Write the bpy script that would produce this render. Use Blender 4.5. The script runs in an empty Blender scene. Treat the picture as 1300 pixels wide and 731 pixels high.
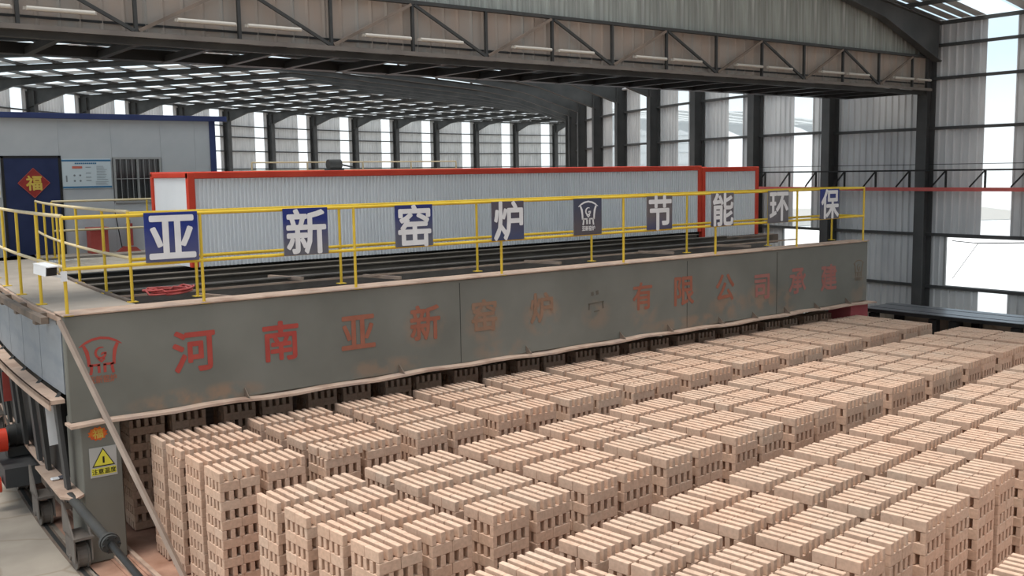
import bpy, math, random
from mathutils import Vector, Matrix
random.seed(7)
SC = bpy.context.scene
COL = SC.collection
H = 4.75                                   # eye height above the hall floor

# ------------------------------------------------------------------ camera
cam_d = bpy.data.cameras.new('camera')
cam = bpy.data.objects.new('camera', cam_d); COL.objects.link(cam); SC.camera = cam
F_PX, YAW, PITCH, ROLL = 1265.355, -.6529, .1152, -.0159
def cam_axes():
    cy, sy, cp, sp, cr, sr = math.cos(YAW), math.sin(YAW), math.cos(PITCH), math.sin(PITCH), math.cos(ROLL), math.sin(ROLL)
    Rz = Matrix(((cr, -sr, 0), (sr, cr, 0), (0, 0, 1)))
    Rx = Matrix(((1, 0, 0), (0, cp, -sp), (0, sp, cp)))
    Ry = Matrix(((cy, 0, sy), (0, 1, 0), (-sy, 0, cy)))
    R = Rz @ Rx @ Ry
    f = lambda r: Vector((r[0], r[2], -r[1]))
    return f(R[0]), f(R[1]), f(R[2])       # right, down, forward
RI, DN, FW = cam_axes()
m = Matrix((RI, -DN, -FW)).transposed().to_4x4()
m.translation = (0, 0, H)
cam.matrix_world = m
cam_d.sensor_fit = 'HORIZONTAL'; cam_d.sensor_width = 36; cam_d.lens = 36 * F_PX / 1300
cam_d.clip_start = .1; cam_d.clip_end = 400
def to_px(p):
    v = Vector(p) - Vector((0, 0, H)); w = v.dot(FW)
    if w < .1: return (-9999, -9999, w)
    return (650 + F_PX * v.dot(RI) / w, 365.5 + F_PX * v.dot(DN) / w, w)

# ------------------------------------------------------------------ daylight and exposure
wd = bpy.data.worlds.new('sky'); SC.world = wd; wd.use_nodes = True
nt = wd.node_tree; nt.nodes.clear()
o_ = nt.nodes.new('ShaderNodeOutputWorld'); bg = nt.nodes.new('ShaderNodeBackground')
tc = nt.nodes.new('ShaderNodeTexCoord'); sx = nt.nodes.new('ShaderNodeSeparateXYZ'); rp = nt.nodes.new('ShaderNodeValToRGB')
nt.links.new(tc.outputs['Generated'], sx.inputs[0]); nt.links.new(sx.outputs['Z'], rp.inputs[0])
nt.links.new(rp.outputs[0], bg.inputs[0]); nt.links.new(bg.outputs[0], o_.inputs[0])
e = rp.color_ramp.elements
e[0].position = 0.0; e[0].color = (.98, .98, .98, 1)
e[1].position = .6; e[1].color = (.80, .88, .98, 1)
x_ = e.new(.05); x_.color = (.95, .97, 1, 1)
x_ = e.new(.10); x_.color = (.62, .83, .97, 1)
x_ = e.new(.22); x_.color = (.72, .85, .98, 1)
bg.inputs[1].default_value = 0.68
sd = bpy.data.lights.new('sun', 'SUN'); sun = bpy.data.objects.new('sun', sd); COL.objects.link(sun)
sd.energy = 2.25; sd.angle = math.radians(36); sd.color = (1, .965, .91)
sun.rotation_euler = Vector((.30, -.05, -1)).to_track_quat('-Z', 'Y').to_euler()
vs = SC.view_settings
vs.view_transform = 'Standard'; vs.look = 'None'; vs.gamma = 1; vs.use_curve_mapping = False
vs.exposure = 0.75
cy_ = SC.cycles
cy_.max_bounces = 8; cy_.diffuse_bounces = 4; cy_.glossy_bounces = 3; cy_.transparent_max_bounces = 16
cy_.use_denoising = True

# ------------------------------------------------------------------ materials
def node(nt, kind, **kw):
    n = nt.nodes.new(kind)
    for k, v in kw.items(): setattr(n, k, v)
    return n
def base_mat(name, col, rough=.7, metal=0, spec=.3):
    m = bpy.data.materials.new(name); m.use_nodes = True
    b = m.node_tree.nodes['Principled BSDF']
    b.inputs['Base Color'].default_value = (*col, 1); b.inputs['Roughness'].default_value = rough
    b.inputs['Metallic'].default_value = metal; b.inputs['Specular IOR Level'].default_value = spec
    return m
def noisy(name, cols, scale=3, rough=.7, metal=0, spec=.3, detail=4, stretch=(1, 1, 1), bump=0, lo=.3, hi=.7, coord='Object', bscale=40):
    """A colour ramp driven by noise; stretch squeezes the noise along an axis."""
    m = base_mat(name, cols[0], rough, metal, spec); nt = m.node_tree; b = nt.nodes['Principled BSDF']
    t = node(nt, 'ShaderNodeTexCoord'); mp = node(nt, 'ShaderNodeMapping'); mp.inputs['Scale'].default_value = stretch
    g = node(nt, 'ShaderNodeNewGeometry')
    nt.links.new(g.outputs['Position'] if coord == 'World' else t.outputs[coord], mp.inputs[0])
    n = node(nt, 'ShaderNodeTexNoise'); n.inputs['Scale'].default_value = scale; n.inputs['Detail'].default_value = detail
    nt.links.new(mp.outputs[0], n.inputs['Vector'])
    r = node(nt, 'ShaderNodeValToRGB'); nt.links.new(n.outputs[0], r.inputs[0]); nt.links.new(r.outputs[0], b.inputs['Base Color'])
    E = r.color_ramp.elements
    for i, c in enumerate(cols):
        p = lo + (hi - lo) * i / max(1, len(cols) - 1)
        if i < 2: el = E[i]; el.position = p
        else: el = E.new(p)
        el.color = (*c, 1)
    if bump:
        n2 = node(nt, 'ShaderNodeTexNoise'); n2.inputs['Scale'].default_value = bscale; nt.links.new(mp.outputs[0], n2.inputs['Vector'])
        bp = node(nt, 'ShaderNodeBump'); bp.inputs['Strength'].default_value = bump; bp.inputs['Distance'].default_value = .01
        nt.links.new(n2.outputs[0], bp.inputs['Height']); nt.links.new(bp.outputs[0], b.inputs['Normal'])
    return m
M = {}
M['steel_dark'] = noisy('steel_dark', [(.030, .030, .029), (.055, .053, .048)], 2, .6)
M['steel_roof'] = noisy('steel_roof', [(.050, .051, .050), (.085, .084, .08)], 1.5, .6)
M['joist'] = noisy('joist', [(.08, .069, .057), (.17, .145, .118)], 1.2, .75)
M['roof_plate'] = noisy('roof_plate', [(.05, .052, .042), (.085, .083, .066)], 1.2, .7)
M['bar_dusty'] = noisy('bar_dusty', [(.27, .21, .17), (.38, .30, .245)], 2.5, .8)
M['steel_dusty'] = noisy('steel_dusty', [(.13, .11, .095), (.19, .165, .14)], 2, .7)
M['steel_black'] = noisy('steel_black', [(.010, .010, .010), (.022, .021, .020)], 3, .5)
M['column'] = noisy('column', [(.050, .051, .051), (.078, .077, .075)], 1.5, .55)
M['kiln_side'] = noisy('kiln_side', [(.21, .235, .26), (.26, .28, .30), (.22, .235, .245)], 1.2, .55, stretch=(1, 1, 3))
M['dusty'] = noisy('dusty', [(.36, .24, .18), (.52, .38, .29), (.42, .31, .25)], 2.5, .85)
M['dusty_dark'] = noisy('dusty_dark', [(.09, .075, .06), (.20, .15, .115), (.10, .09, .08)], 1.5, .8)
M['deck'] = noisy('deck', [(.30, .26, .22), (.42, .36, .30)], 1.2, .8)
M['galv'] = noisy('galv', [(.44, .46, .47), (.54, .55, .55), (.47, .49, .50)], .9, .45, .0, .4, stretch=(1, 1, .35))
M['wall_sheet'] = noisy('wall_sheet', [(.46, .465, .47), (.62, .62, .615), (.51, .515, .515)], 1.3, .5, stretch=(1, 1, .2))
M['roof_sheet'] = noisy('roof_sheet', [(.42, .42, .41), (.52, .52, .50)], 1.1, .6)
M['gable_upper'] = noisy('gable_upper', [(.15, .155, .13), (.33, .34, .30), (.21, .21, .185), (.38, .38, .345)], 2.2, .5, stretch=(3, 1, .12), lo=.25, hi=.72)
M['gable_lower'] = noisy('gable_lower', [(.21, .175, .145), (.31, .24, .19), (.27, .25, .22), (.32, .225, .17)], 1.1, .7, stretch=(1.3, 1, .25), lo=.25, hi=.7)
M['cabin'] = noisy('cabin', [(.37, .385, .40), (.43, .44, .445), (.39, .405, .41)], 1.0, .6)
M['navy'] = noisy('navy', [(.012, .020, .065), (.020, .030, .085)], 2, .5)
M['roof_blue'] = noisy('roof_blue', [(.02, .03, .10), (.03, .045, .13)], 2, .5)
M['red'] = noisy('red', [(.62, .045, .02), (.72, .07, .03)], 2, .45)
M['red_dull'] = noisy('red_dull', [(.32, .05, .04), (.42, .09, .07)], 3, .6)
M['red_rail'] = noisy('red_rail', [(.46, .09, .08), (.55, .13, .11)], 3, .6)
M['red_leg'] = noisy('red_leg', [(.36, .07, .08), (.44, .11, .11)], 2, .7)
M['yellow'] = noisy('yellow', [(.62, .40, .03), (.72, .50, .05)], 4, .45)
M['yellow_dusty'] = noisy('yellow_dusty', [(.60, .48, .26), (.66, .56, .38)], 4, .6)
M['white'] = noisy('white', [(.66, .66, .66), (.74, .74, .74)], 3, .5)
M['window_grey'] = base_mat('window_grey', (.30, .30, .29), .5)
M['white_panel'] = noisy('white_panel', [(.84, .85, .86), (.90, .905, .91), (.86, .87, .88)], .8, .4, stretch=(1, 1, .3))
M['letter_white'] = noisy('letter_white', [(.62, .60, .58), (.72, .70, .69)], 3, .6)
M['char_red'] = noisy('char_red', [(.33, .045, .035), (.40, .07, .05)], 4, .7)
M['char_mid'] = noisy('char_mid', [(.27, .085, .05), (.32, .12, .075)], 4, .7)
M['char_fade'] = noisy('char_fade', [(.235, .135, .085), (.27, .16, .105)], 4, .8)
M['char_faint'] = noisy('char_faint', [(.16, .125, .09), (.20, .15, .11)], 4, .8)
M['char_worn'] = noisy('char_worn', [(.105, .09, .07), (.15, .125, .095)], 4, .8)
M['char_rose'] = noisy('char_rose', [(.31, .12, .10), (.34, .15, .125)], 4, .8)
M['concrete'] = None
M['yard'] = noisy('yard', [(.78, .77, .75), (.84, .83, .81)], .2, .9)
M['glass_dark'] = base_mat('glass_dark', (.012, .013, .013), .15, 0, .5)
M['black'] = base_mat('black', (.012, .012, .012), .45)
M['table'] = noisy('table', [(.05, .053, .06), (.13, .135, .145), (.07, .073, .08)], 3, .33, 0, .6, stretch=(4, .3, 1))
M['sign_grey'] = base_mat('sign_grey', (.10, .10, .115), .6)
M['yellow_sign'] = base_mat('yellow_sign', (.70, .62, .06), .6)
M['sticker'] = noisy('sticker', [(.40, .39, .36), (.46, .44, .41)], 4, .6)
M['print_blue'] = base_mat('print_blue', (.03, .14, .27), .6)
M['print_grey'] = base_mat('print_grey', (.19, .21, .22), .6)
M['poster'] = base_mat('poster', (.50, .56, .58), .6)
M['print_red'] = base_mat('print_red', (.50, .13, .09), .6)
M['paper_red'] = noisy('paper_red', [(.22, .02, .02), (.32, .04, .03)], 5, .7)
M['paper_gold'] = noisy('paper_gold', [(.55, .36, .05), (.62, .45, .10)], 5, .6)
M['paper_orange'] = noisy('paper_orange', [(.55, .05, .02), (.65, .22, .03)], 14, .7)
M['hose'] = noisy('hose', [(.62, .10, .09), (.70, .16, .14)], 6, .5)
M['tube_lamp'] = base_mat('tube_lamp', (.50, .46, .40), .5)
M['batten'] = base_mat('batten', (.38, .34, .29), .7)

def translucent():
    m = bpy.data.materials.new('translucent_sheet'); m.use_nodes = True; nt = m.node_tree; nt.nodes.clear()
    out = node(nt, 'ShaderNodeOutputMaterial'); mx = node(nt, 'ShaderNodeMixShader'); mx.inputs[0].default_value = .42
    tr = node(nt, 'ShaderNodeBsdfTransparent'); tr.inputs[0].default_value = (.97, .99, .99, 1)
    df = node(nt, 'ShaderNodeBsdfTranslucent'); df.inputs[0].default_value = (.85, .9, .9, 1)
    nt.links.new(tr.outputs[0], mx.inputs[1]); nt.links.new(df.outputs[0], mx.inputs[2]); nt.links.new(mx.outputs[0], out.inputs[0])
    return m
M['translucent'] = translucent()

def brick_mat():
    m = base_mat('brick', (.6, .42, .32), .9, 0, .1); nt = m.node_tree; b = nt.nodes['Principled BSDF']
    oi = node(nt, 'ShaderNodeObjectInfo'); g = node(nt, 'ShaderNodeNewGeometry')
    ad = node(nt, 'ShaderNodeMath', operation='ADD'); fr = node(nt, 'ShaderNodeMath', operation='FRACT')
    nt.links.new(oi.outputs['Random'], ad.inputs[0]); nt.links.new(g.outputs['Random Per Island'], ad.inputs[1]); nt.links.new(ad.outputs[0], fr.inputs[0])
    r = node(nt, 'ShaderNodeValToRGB'); nt.links.new(fr.outputs[0], r.inputs[0])
    E = r.color_ramp.elements
    E[0].position = 0; E[0].color = (.55, .378, .278, 1); E[1].position = 1; E[1].color = (.60, .438, .332, 1)
    q = E.new(.35); q.color = (.61, .428, .318, 1); q = E.new(.7); q.color = (.575, .40, .296, 1)
    n = node(nt, 'ShaderNodeTexNoise'); n.inputs['Scale'].default_value = 1.1; n.inputs['Detail'].default_value = 5
    nt.links.new(g.outputs['Position'], n.inputs['Vector'])
    r2 = node(nt, 'ShaderNodeValToRGB'); nt.links.new(n.outputs[0], r2.inputs[0])
    r2.color_ramp.elements[0].position = .32; r2.color_ramp.elements[0].color = (.96, .985, .99, 1)
    r2.color_ramp.elements[1].position = .68; r2.color_ramp.elements[1].color = (1.03, .985, .955, 1)
    mx = node(nt, 'ShaderNodeMix', data_type='RGBA', blend_type='MULTIPLY'); mx.inputs[0].default_value = 1
    nt.links.new(r.outputs[0], mx.inputs[6]); nt.links.new(r2.outputs[0], mx.inputs[7])
    n3 = node(nt, 'ShaderNodeTexNoise'); n3.inputs['Scale'].default_value = 26; n3.inputs['Detail'].default_value = 4
    nt.links.new(g.outputs['Position'], n3.inputs['Vector'])
    r3 = node(nt, 'ShaderNodeValToRGB'); nt.links.new(n3.outputs[0], r3.inputs[0])
    r3.color_ramp.elements[0].position = .3; r3.color_ramp.elements[0].color = (.86, .86, .86, 1)
    r3.color_ramp.elements[1].position = .7; r3.color_ramp.elements[1].color = (1.06, 1.06, 1.06, 1)
    m2 = node(nt, 'ShaderNodeMix', data_type='RGBA', blend_type='MULTIPLY'); m2.inputs[0].default_value = 1
    nt.links.new(mx.outputs[2], m2.inputs[6]); nt.links.new(r3.outputs[0], m2.inputs[7]); nt.links.new(m2.outputs[2], b.inputs['Base Color'])
    return m
M['brick'] = brick_mat()

def beam_mat():
    """Grey-green paint with brick dust: blotches where characters wore off and drifts along the lower lip."""
    m = base_mat('beam_paint', (.12, .12, .10), .6, 0, .25); nt = m.node_tree; b = nt.nodes['Principled BSDF']
    g = node(nt, 'ShaderNodeNewGeometry'); s = node(nt, 'ShaderNodeSeparateXYZ'); nt.links.new(g.outputs['Position'], s.inputs[0])
    n = node(nt, 'ShaderNodeTexNoise'); n.inputs['Scale'].default_value = .9; n.inputs['Detail'].default_value = 5; nt.links.new(g.outputs['Position'], n.inputs['Vector'])
    r = node(nt, 'ShaderNodeValToRGB'); nt.links.new(n.outputs[0], r.inputs[0])
    r.color_ramp.elements[0].position = .3; r.color_ramp.elements[0].color = (.140, .137, .115, 1)
    r.color_ramp.elements[1].position = .7; r.color_ramp.elements[1].color = (.19, .185, .158, 1)
    n2 = node(nt, 'ShaderNodeTexNoise'); n2.inputs['Scale'].default_value = 3.4; n2.inputs['Detail'].default_value = 7; nt.links.new(g.outputs['Position'], n2.inputs['Vector'])
    def mth(op, a, bb):
        q = node(nt, 'ShaderNodeMath', operation=op)
        for i, v in enumerate((a, bb)):
            if isinstance(v, (int, float)): q.inputs[i].default_value = v
            else: nt.links.new(v, q.inputs[i])
        return q.outputs[0]
    total = None
    for (cx, cz, wx, wz, k) in ((7.98, 2.45, .34, .26, .6), (9.08, 2.42, .34, .30, .75), (10.25, 2.42, .34, .30, .9), (11.45, 2.30, .30, .24, .45), (12.6, 2.28, .30, .34, .6),
                            (13.7, 2.36, .34, .25, .4), (14.9, 2.15, .5, .22, .75), (15.9, 2.2, .42, .30, .8), (16.7, 2.1, .3, .3, .6), (13.9, 1.93, 1.2, .12, .7), (4.5, 1.92, .8, .14, .85), (7.2, 1.95, .7, .12, .6), (9.4, 1.95, .5, .15, .55), (19.2, 2.1, .3, .4, .4)):
        dx = mth('DIVIDE', mth('SUBTRACT', s.outputs['X'], cx), wx); dz = mth('DIVIDE', mth('SUBTRACT', s.outputs['Z'], cz), wz)
        d = mth('ADD', mth('MULTIPLY', dx, dx), mth('MULTIPLY', dz, dz))
        v = mth('MAXIMUM', mth('SUBTRACT', 1.25, mth('MULTIPLY', d, .8)), 0)
        v = mth('MULTIPLY', mth('MINIMUM', v, 1), k * .75)
        total = v if total is None else mth('MAXIMUM', total, v)
    mask = mth('MULTIPLY', total, mth('MINIMUM', mth('MAXIMUM', mth('MULTIPLY', mth('SUBTRACT', n2.outputs[0], .40), 7), 0), 1))
    mx = node(nt, 'ShaderNodeMix', data_type='RGBA'); nt.links.new(mask, mx.inputs[0]); nt.links.new(r.outputs[0], mx.inputs[6]); mx.inputs[7].default_value = (.30, .185, .115, 1)
    nt.links.new(mx.outputs[2], b.inputs['Base Color'])
    return m
M['beam'] = beam_mat()

def concrete_mat(name, c0, c1, crack):
    m = base_mat(name, c0, .85); nt = m.node_tree; b = nt.nodes['Principled BSDF']
    g = node(nt, 'ShaderNodeNewGeometry')
    n = node(nt, 'ShaderNodeTexNoise'); n.inputs['Scale'].default_value = 1.3; n.inputs['Detail'].default_value = 7; nt.links.new(g.outputs['Position'], n.inputs['Vector'])
    r = node(nt, 'ShaderNodeValToRGB'); nt.links.new(n.outputs[0], r.inputs[0])
    r.color_ramp.elements[0].position = .35; r.color_ramp.elements[0].color = (*c0, 1)
    r.color_ramp.elements[1].position = .65; r.color_ramp.elements[1].color = (*c1, 1)
    mp = node(nt, 'ShaderNodeMapping'); nt.links.new(g.outputs['Position'], mp.inputs[0])
    n2 = node(nt, 'ShaderNodeTexNoise'); n2.inputs['Scale'].default_value = 1.2; nt.links.new(g.outputs['Position'], n2.inputs['Vector'])
    mxv = node(nt, 'ShaderNodeMix', data_type='RGBA'); mxv.inputs[0].default_value = .25; nt.links.new(mp.outputs[0], mxv.inputs[6]); nt.links.new(n2.outputs[1], mxv.inputs[7])
    v = node(nt, 'ShaderNodeTexVoronoi', feature='DISTANCE_TO_EDGE'); v.inputs['Scale'].default_value = .9; nt.links.new(mxv.outputs[2], v.inputs['Vector'])
    r2 = node(nt, 'ShaderNodeValToRGB'); nt.links.new(v.outputs['Distance'], r2.inputs[0])
    r2.color_ramp.elements[0].position = .004; r2.color_ramp.elements[0].color = (crack, crack * .95, crack * .9, 1)
    r2.color_ramp.elements[1].position = .022; r2.color_ramp.elements[1].color = (1, 1, 1, 1)
    mx = node(nt, 'ShaderNodeMix', data_type='RGBA', blend_type='MULTIPLY'); mx.inputs[0].default_value = 1
    nt.links.new(r.outputs[0], mx.inputs[6]); nt.links.new(r2.outputs[0], mx.inputs[7]); nt.links.new(mx.outputs[2], b.inputs['Base Color'])
    return m
M['concrete'] = concrete_mat('concrete', (.31, .265, .215), (.40, .345, .28), .82)
M['car_floor'] = noisy('car_floor', [(.30, .155, .10), (.46, .27, .19), (.26, .14, .10)], 1.6, .9, detail=7, coord='World')
def sign_mat(name, top, bot, lo=.25, hi=.75):
    """Sun-bleached print: the blue has gone from part of the board."""
    m = base_mat(name, top, .6); nt = m.node_tree; b = nt.nodes['Principled BSDF']
    t = node(nt, 'ShaderNodeTexCoord'); s = node(nt, 'ShaderNodeSeparateXYZ'); nt.links.new(t.outputs['Generated'], s.inputs[0])
    n = node(nt, 'ShaderNodeTexNoise'); n.inputs['Scale'].default_value = 2.5; nt.links.new(t.outputs['Generated'], n.inputs['Vector'])
    q = node(nt, 'ShaderNodeMath', operation='MULTIPLY_ADD'); q.inputs[1].default_value = .5; nt.links.new(n.outputs[0], q.inputs[0]); nt.links.new(s.outputs['Z'], q.inputs[2])
    r = node(nt, 'ShaderNodeValToRGB'); nt.links.new(q.outputs[0], r.inputs[0]); nt.links.new(r.outputs[0], b.inputs['Base Color'])
    r.color_ramp.elements[0].position = lo + .2; r.color_ramp.elements[0].color = (*bot, 1)
    r.color_ramp.elements[1].position = hi + .2; r.color_ramp.elements[1].color = (*top, 1)
    return m

# ------------------------------------------------------------------ mesh builder
BOXF = ((0, 3, 2, 1), (4, 5, 6, 7), (0, 1, 5, 4), (1, 2, 6, 5), (2, 3, 7, 6), (3, 0, 4, 7))
def wloc(o):
    v = Vector((0, 0, 0))
    while o is not None: v += o.location; o = o.parent
    return v
class MB:
    def __init__(s): s.v = []; s.f = []; s.sm = []
    def add(s, vs, fs, smooth=False):
        n = len(s.v); s.v += [tuple(v) for v in vs]
        for f in fs: s.f.append(tuple(i + n for i in f)); s.sm.append(smooth)
        return s
    def box(s, x0, x1, y0, y1, z0, z1):
        return s.add(((x0, y0, z0), (x1, y0, z0), (x1, y1, z0), (x0, y1, z0), (x0, y0, z1), (x1, y0, z1), (x1, y1, z1), (x0, y1, z1)), BOXF)
    def cbox(s, x0, x1, y0, y1, z0, z1, c=.01):
        """box with chamfered edges"""
        X, Y, Z = (x0, x1), (y0, y1), (z0, z1); vs = []; idx = {}
        for i in (0, 1):
            for j in (0, 1):
                for k in (0, 1):
                    sx_, sy_, sz_ = (1, -1)[i], (1, -1)[j], (1, -1)[k]
                    for ax in range(3):
                        p = [X[i] + sx_ * c, Y[j] + sy_ * c, Z[k] + sz_ * c]
                        p[ax] = (X[i], Y[j], Z[k])[ax]
                        idx[(i, j, k, ax)] = len(vs); vs.append(p)
        fs = []
        for ax in range(3):
            o1, o2 = [a for a in range(3) if a != ax]
            for sd_ in (0, 1):
                q = []
                for a, bb in ((0, 0), (1, 0), (1, 1), (0, 1)):
                    t = [0, 0, 0]; t[ax] = sd_; t[o1] = a; t[o2] = bb; q.append(idx[(*t, ax)])
                fs.append(q)
            for a in (0, 1):
                for bb in (0, 1):
                    t0 = [0, 0, 0]; t0[o1] = a; t0[o2] = bb; t1 = list(t0); t1[ax] = 1
                    fs.append([idx[(*t0, o1)], idx[(*t1, o1)], idx[(*t1, o2)], idx[(*t0, o2)]])
        for i in (0, 1):
            for j in (0, 1):
                for k in (0, 1): fs.append([idx[(i, j, k, 0)], idx[(i, j, k, 1)], idx[(i, j, k, 2)]])
        c0 = Vector(((x0 + x1) / 2, (y0 + y1) / 2, (z0 + z1) / 2)); out = []
        for f in fs:
            p = [Vector(vs[i]) for i in f]; nrm = (p[1] - p[0]).cross(p[2] - p[0])
            out.append(tuple(f) if nrm.dot(sum(p, Vector()) / len(p) - c0) > 0 else tuple(reversed(f)))
        return s.add(vs, out)
    def bar(s, a, b, w, h, up=(0, 0, 1)):
        """rectangular bar from a to b, w across, h along up"""
        a, b = Vector(a), Vector(b); d = (b - a).normalized(); u = Vector(up)
        r = d.cross(u)
        if r.length < 1e-4: r = d.cross(Vector((0, 1, 0)))
        r.normalize(); u = r.cross(d).normalized(); vs = []
        for p in (a, b):
            for x, y in ((-1, -1), (1, -1), (1, 1), (-1, 1)): vs.append(p + r * (x * w / 2) + u * (y * h / 2))
        return s.add(vs, ((0, 3, 2, 1), (4, 5, 6, 7), (0, 1, 5, 4), (1, 2, 6, 5), (2, 3, 7, 6), (3, 0, 4, 7)))
    def tube(s, pts, r, n=8, cap=True):
        pts = [Vector(p) for p in pts]; rings = []; vs = []
        for i, p in enumerate(pts):
            d = (pts[min(i + 1, len(pts) - 1)] - pts[max(i - 1, 0)]).normalized()
            a = d.cross(Vector((0, 0, 1)));
            if a.length < 1e-3: a = d.cross(Vector((1, 0, 0)))
            a.normalize(); bb = a.cross(d)
            for k in range(n):
                t = 2 * math.pi * k / n; vs.append(p + a * (r * math.cos(t)) + bb * (r * math.sin(t)))
        fs = []
        for i in range(len(pts) - 1):
            for k in range(n): fs.append((i * n + k, i * n + (k + 1) % n, (i + 1) * n + (k + 1) % n, (i + 1) * n + k))
        s.add(vs, fs, True)
        if cap:
            s.add(vs[:n], [tuple(range(n))]); s.add(vs[-n:], [tuple(reversed(range(n)))])
        return s
    def prism(s, prof, d):
        """extrude a closed 3-D polygon by vector d"""
        n = len(prof); d = Vector(d); vs = [Vector(p) for p in prof] + [Vector(p) + d for p in prof]
        fs = [tuple(reversed(range(n))), tuple(range(n, 2 * n))] + [(i, (i + 1) % n, n + (i + 1) % n, n + i) for i in range(n)]
        return s.add(vs, fs)
    def quad(s, a, b, c, d): return s.add((a, b, c, d), ((0, 1, 2, 3),))
    def build(s, name, mat, parent=None, **kw):
        if not s.v: return None
        pw = wloc(parent) if parent is not None else Vector((0, 0, 0))
        xs = [v[0] for v in s.v]; ys = [v[1] for v in s.v]; zs = [v[2] for v in s.v]
        c = Vector(((min(xs) + max(xs)) / 2, (min(ys) + max(ys)) / 2, min(zs)))
        me = bpy.data.meshes.new(name); me.from_pydata([(v[0] - c.x, v[1] - c.y, v[2] - c.z) for v in s.v], [], s.f)
        me.polygons.foreach_set('use_smooth', s.sm); me.materials.append(mat if not isinstance(mat, str) else M[mat]); me.update()
        o = bpy.data.objects.new(name, me); COL.objects.link(o); o.location = c - pw
        if parent is not None: o.parent = parent
        for k, v in kw.items(): o[k] = v
        return o
def empty(name, loc, parent=None, **kw):
    o = bpy.data.objects.new(name, None); COL.objects.link(o); o.empty_display_size = .2
    o.location = Vector((loc[0], loc[1], loc[2] if len(loc) > 2 else 0)) - (wloc(parent) if parent else Vector((0, 0, 0)))
    if parent: o.parent = parent
    for k, v in kw.items(): o[k] = v
    return o
def thing(name, loc, label, category, group=None):
    o = empty(name, loc, label=label, category=category)
    if group: o['group'] = group
    return o
def tagged(o, label, category, group=None):
    o['label'] = label; o['category'] = category
    if group: o['group'] = group
    return o
ORD = ['first', 'second', 'third', 'fourth', 'fifth', 'sixth', 'seventh', 'eighth', 'ninth', 'tenth', 'eleventh', 'twelfth', 'thirteenth', 'fourteenth', 'fifteenth',
       'sixteenth', 'seventeenth', 'eighteenth', 'nineteenth', 'twentieth', 'twenty-first', 'twenty-second', 'twenty-third', 'twenty-fourth']

# the hall is a ring: everything is laid out round its centre
XC, YC = 63.2, 12.6
def P(r, a, z): return Vector((XC - r * math.cos(a), YC + r * math.sin(a), z))
def frame(i): return .028 + .0737 * i
R_IN, R_OUT, R_RIDGE = 39.4, 69.7, 54.5

_gl = {}
def glyph(ch, size, bold, ext=.004):
    key = (ch, size, bold, ext)
    if key not in _gl:
        c = bpy.data.curves.new('lettering', 'FONT'); c.body = ch; c.size = size; c.resolution_u = 2
        c.align_x = 'CENTER'; c.align_y = 'CENTER'
        o = bpy.data.objects.new('lettering', c); COL.objects.link(o)
        me = bpy.data.meshes.new_from_object(o.evaluated_get(bpy.context.evaluated_depsgraph_get()))
        bpy.data.objects.remove(o); bpy.data.curves.remove(c)
        xs = [v.co.x for v in me.vertices]; ys = [v.co.y for v in me.vertices]
        if xs:
            cx, cyy = (min(xs) + max(xs)) / 2, (min(ys) + max(ys)) / 2
            vs = [(v.co.x - cx, v.co.y - cyy) for v in me.vertices]; fs = [tuple(p.vertices) for p in me.polygons]
            V, Fc = [], []; rr = bold * size                     # heavy weight: the outline swept round a small circle
            sh = [(0, 0)] + ([(rr * math.cos(t * math.pi / 4), rr * math.sin(t * math.pi / 4)) for t in range(8)] if rr > 0 else [])
            for q, (dx, dy) in enumerate(sh):
                n0 = len(V); V += [(x + dx, y + dy, ext * (1 + .03 * q)) for x, y in vs]; Fc += [tuple(i + n0 for i in f) for f in fs]
            bpy.data.meshes.remove(me); me = bpy.data.meshes.new('lettering'); me.from_pydata(V, [], Fc); me.update()
        _gl[key] = me
    return _gl[key]
def letter(ch, size, mat, parent, loc, bold=.02, sx=1, ext=.004, name='lettering', **kw):
    """flat lettering standing in the X-Z plane, facing -Y"""
    me = glyph(ch, size, bold, ext).copy(); me.materials.clear(); me.materials.append(M[mat] if isinstance(mat, str) else mat)
    o = bpy.data.objects.new(name, me); COL.objects.link(o); o.parent = parent
    o.location = Vector(loc) - wloc(parent); o.rotation_euler = (math.pi / 2, 0, 0); o.scale = (sx, 1, 1)
    for k, v in kw.items(): o[k] = v
    return o
def stroke(mb, pts, w, y, t=.004):
    """a flat band along 2-D points (x, z) in the plane y"""
    n = len(pts); L = []
    for i in range(n):
        a = Vector(pts[max(i - 1, 0)]); b = Vector(pts[min(i + 1, n - 1)]); d = (b - a).normalized(); nn = Vector((-d.y, d.x))
        ww = w[i] if isinstance(w, (list, tuple)) else w
        p = Vector(pts[i]); L.append((p + nn * ww / 2, p - nn * ww / 2))
    for i in range(n - 1):
        a, b = L[i]; c, d = L[i + 1]
        mb.prism([(b.x, y, b.y), (d.x, y, d.y), (c.x, y, c.y), (a.x, y, a.y)], (0, t, 0))
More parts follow.
